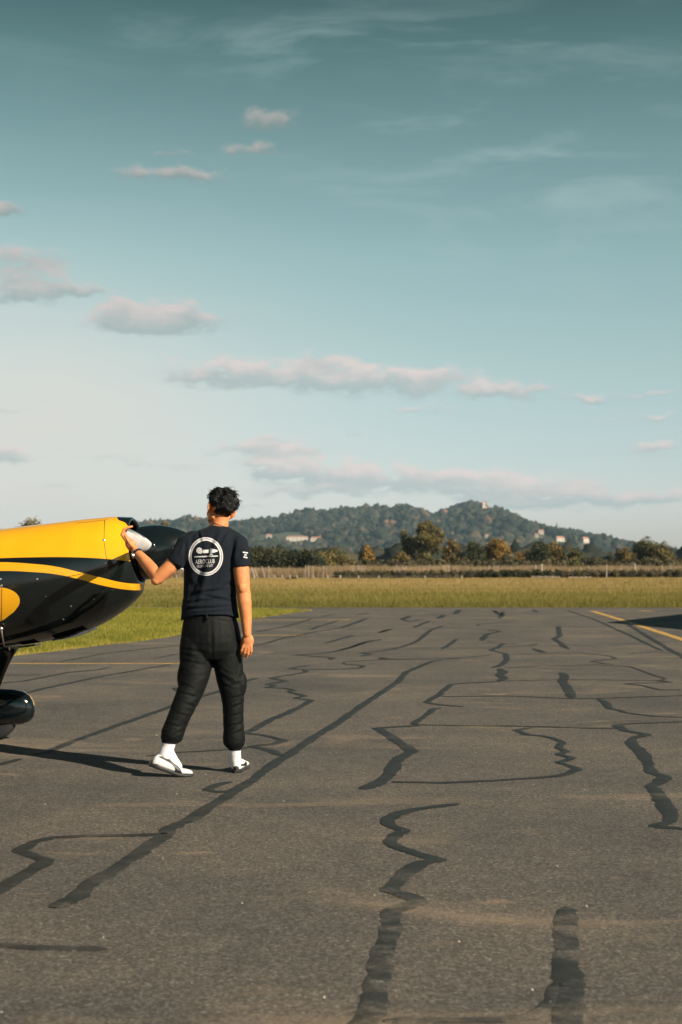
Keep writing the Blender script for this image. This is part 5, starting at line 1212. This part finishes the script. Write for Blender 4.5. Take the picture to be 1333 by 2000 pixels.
# hair: a cap of locks
def hair():
    r = random.Random(12); vs = []; fs = []
    cen = Vector((0, -.012, .026)); E_ = Vector((.074, .094, .084))
    def scalp(d): return cen + Vector((d.x * E_.x, d.y * E_.y, d.z * E_.z))
    n = 0
    while n < 5200:
        d = Vector((r.gauss(0, 1), r.gauss(0, 1), r.gauss(0, 1))).normalized()
        side = abs(d.x); lim = -.86 if d.y < -.25 else (-.86 + (d.y + .25) * 2.0)
        if side > .72: lim = max(lim, -.42 + max(0, d.y + .1) * 1.1)
        lim = min(lim, .42)
        if d.z < lim: continue
        n += 1; p = scalp(d); edge = min(1, (d.z - lim) / .6); topf = max(0, min(1, (d.z + .15) / .7))
        Lg = (.003 + .024 * edge ** 1.3 + .014 * topf) * r.uniform(.7, 1.25)
        if d.z > .25 and d.y > .35: Lg *= 1.25
        wild = topf > .45 and r.random() < .06
        if wild: Lg *= 1.3
        t1 = d.cross(Vector((0, 0, 1))); t1 = t1.normalized() if t1.length > .05 else Vector((1, 0, 0)); t2 = d.cross(t1).normalized()   # t2 points down the head
        sw = noise.noise(p * 28) * 2.2; comb = (t2 * (.9 - .6 * topf) + t1 * sw * .9 + Vector((.1, .35 * topf, 0))).normalized()
        ph = r.uniform(0, 6.28) + 4 * noise.noise(p * 40); cr = (.0030 + .0035 * topf) * r.uniform(.5, 1.2); turns = r.uniform(.6, 1.3)
        pts = []; m = 6; lift = (.25 + .38 * topf) * (1.15 if wild else 1)
        for i in range(m):
            t = i / (m - 1); q = p + d * (Lg * lift * math.sin(t * 1.9)) + comb * (Lg * t * (.9)) + (t1 * math.cos(ph + t * 6.28 * turns) + d * math.sin(ph + t * 6.28 * turns)) * cr * t
            pts.append(hl(*q))
        w0 = r.uniform(.0015, .0028) * (.5 + .5 * edge); rad = [w0 * (1 - .8 * (i / (m - 1)) ** 2) for i in range(m)]
        a, b = tube_np(pts, rad, 4); o = len(vs); vs += a; fs += [tuple(i + o for i in q) for q in b]
    m = MB(); m.v, m.f = vs, fs
    k = M('black_hair'); k.fin(k.ramp(k.noise(60, 3), [(.3, (.003, .003, .0035)), (.7, (.008, .0075, .0075))]), .42, spec=.35)
    ho_ = sub(m, 'hair', k.m, man)
    # close scalp layer, fading out at the nape
    vs = []; fs = []; bm = bmesh.new(); bmesh.ops.create_icosphere(bm, subdivisions=4, radius=1); idx = {}
    for v in bm.verts:
        d = v.co; lim = -.66 if d.y < -.25 else min(.42, -.66 + (d.y + .25) * 1.8)
        if abs(d.x) > .72: lim = max(lim, -.22 + max(0, d.y + .1) * 1.0)
        if d.z > lim: idx[v.index] = len(vs); e = min(1, (d.z - lim) / .3); vs.append(tuple(hl(*(cen + Vector((d.x * (E_.x + .003 * e), d.y * (E_.y + .003 * e), d.z * (E_.z + .008 * e)))))))
    for f in bm.faces:
        if all(v.index in idx for v in f.verts): fs.append(tuple(idx[v.index] for v in f.verts))
    bm.free(); m = MB(); m.v, m.f = vs, fs; sub(m, 'scalp_hair', k.m, ho_)
hair()
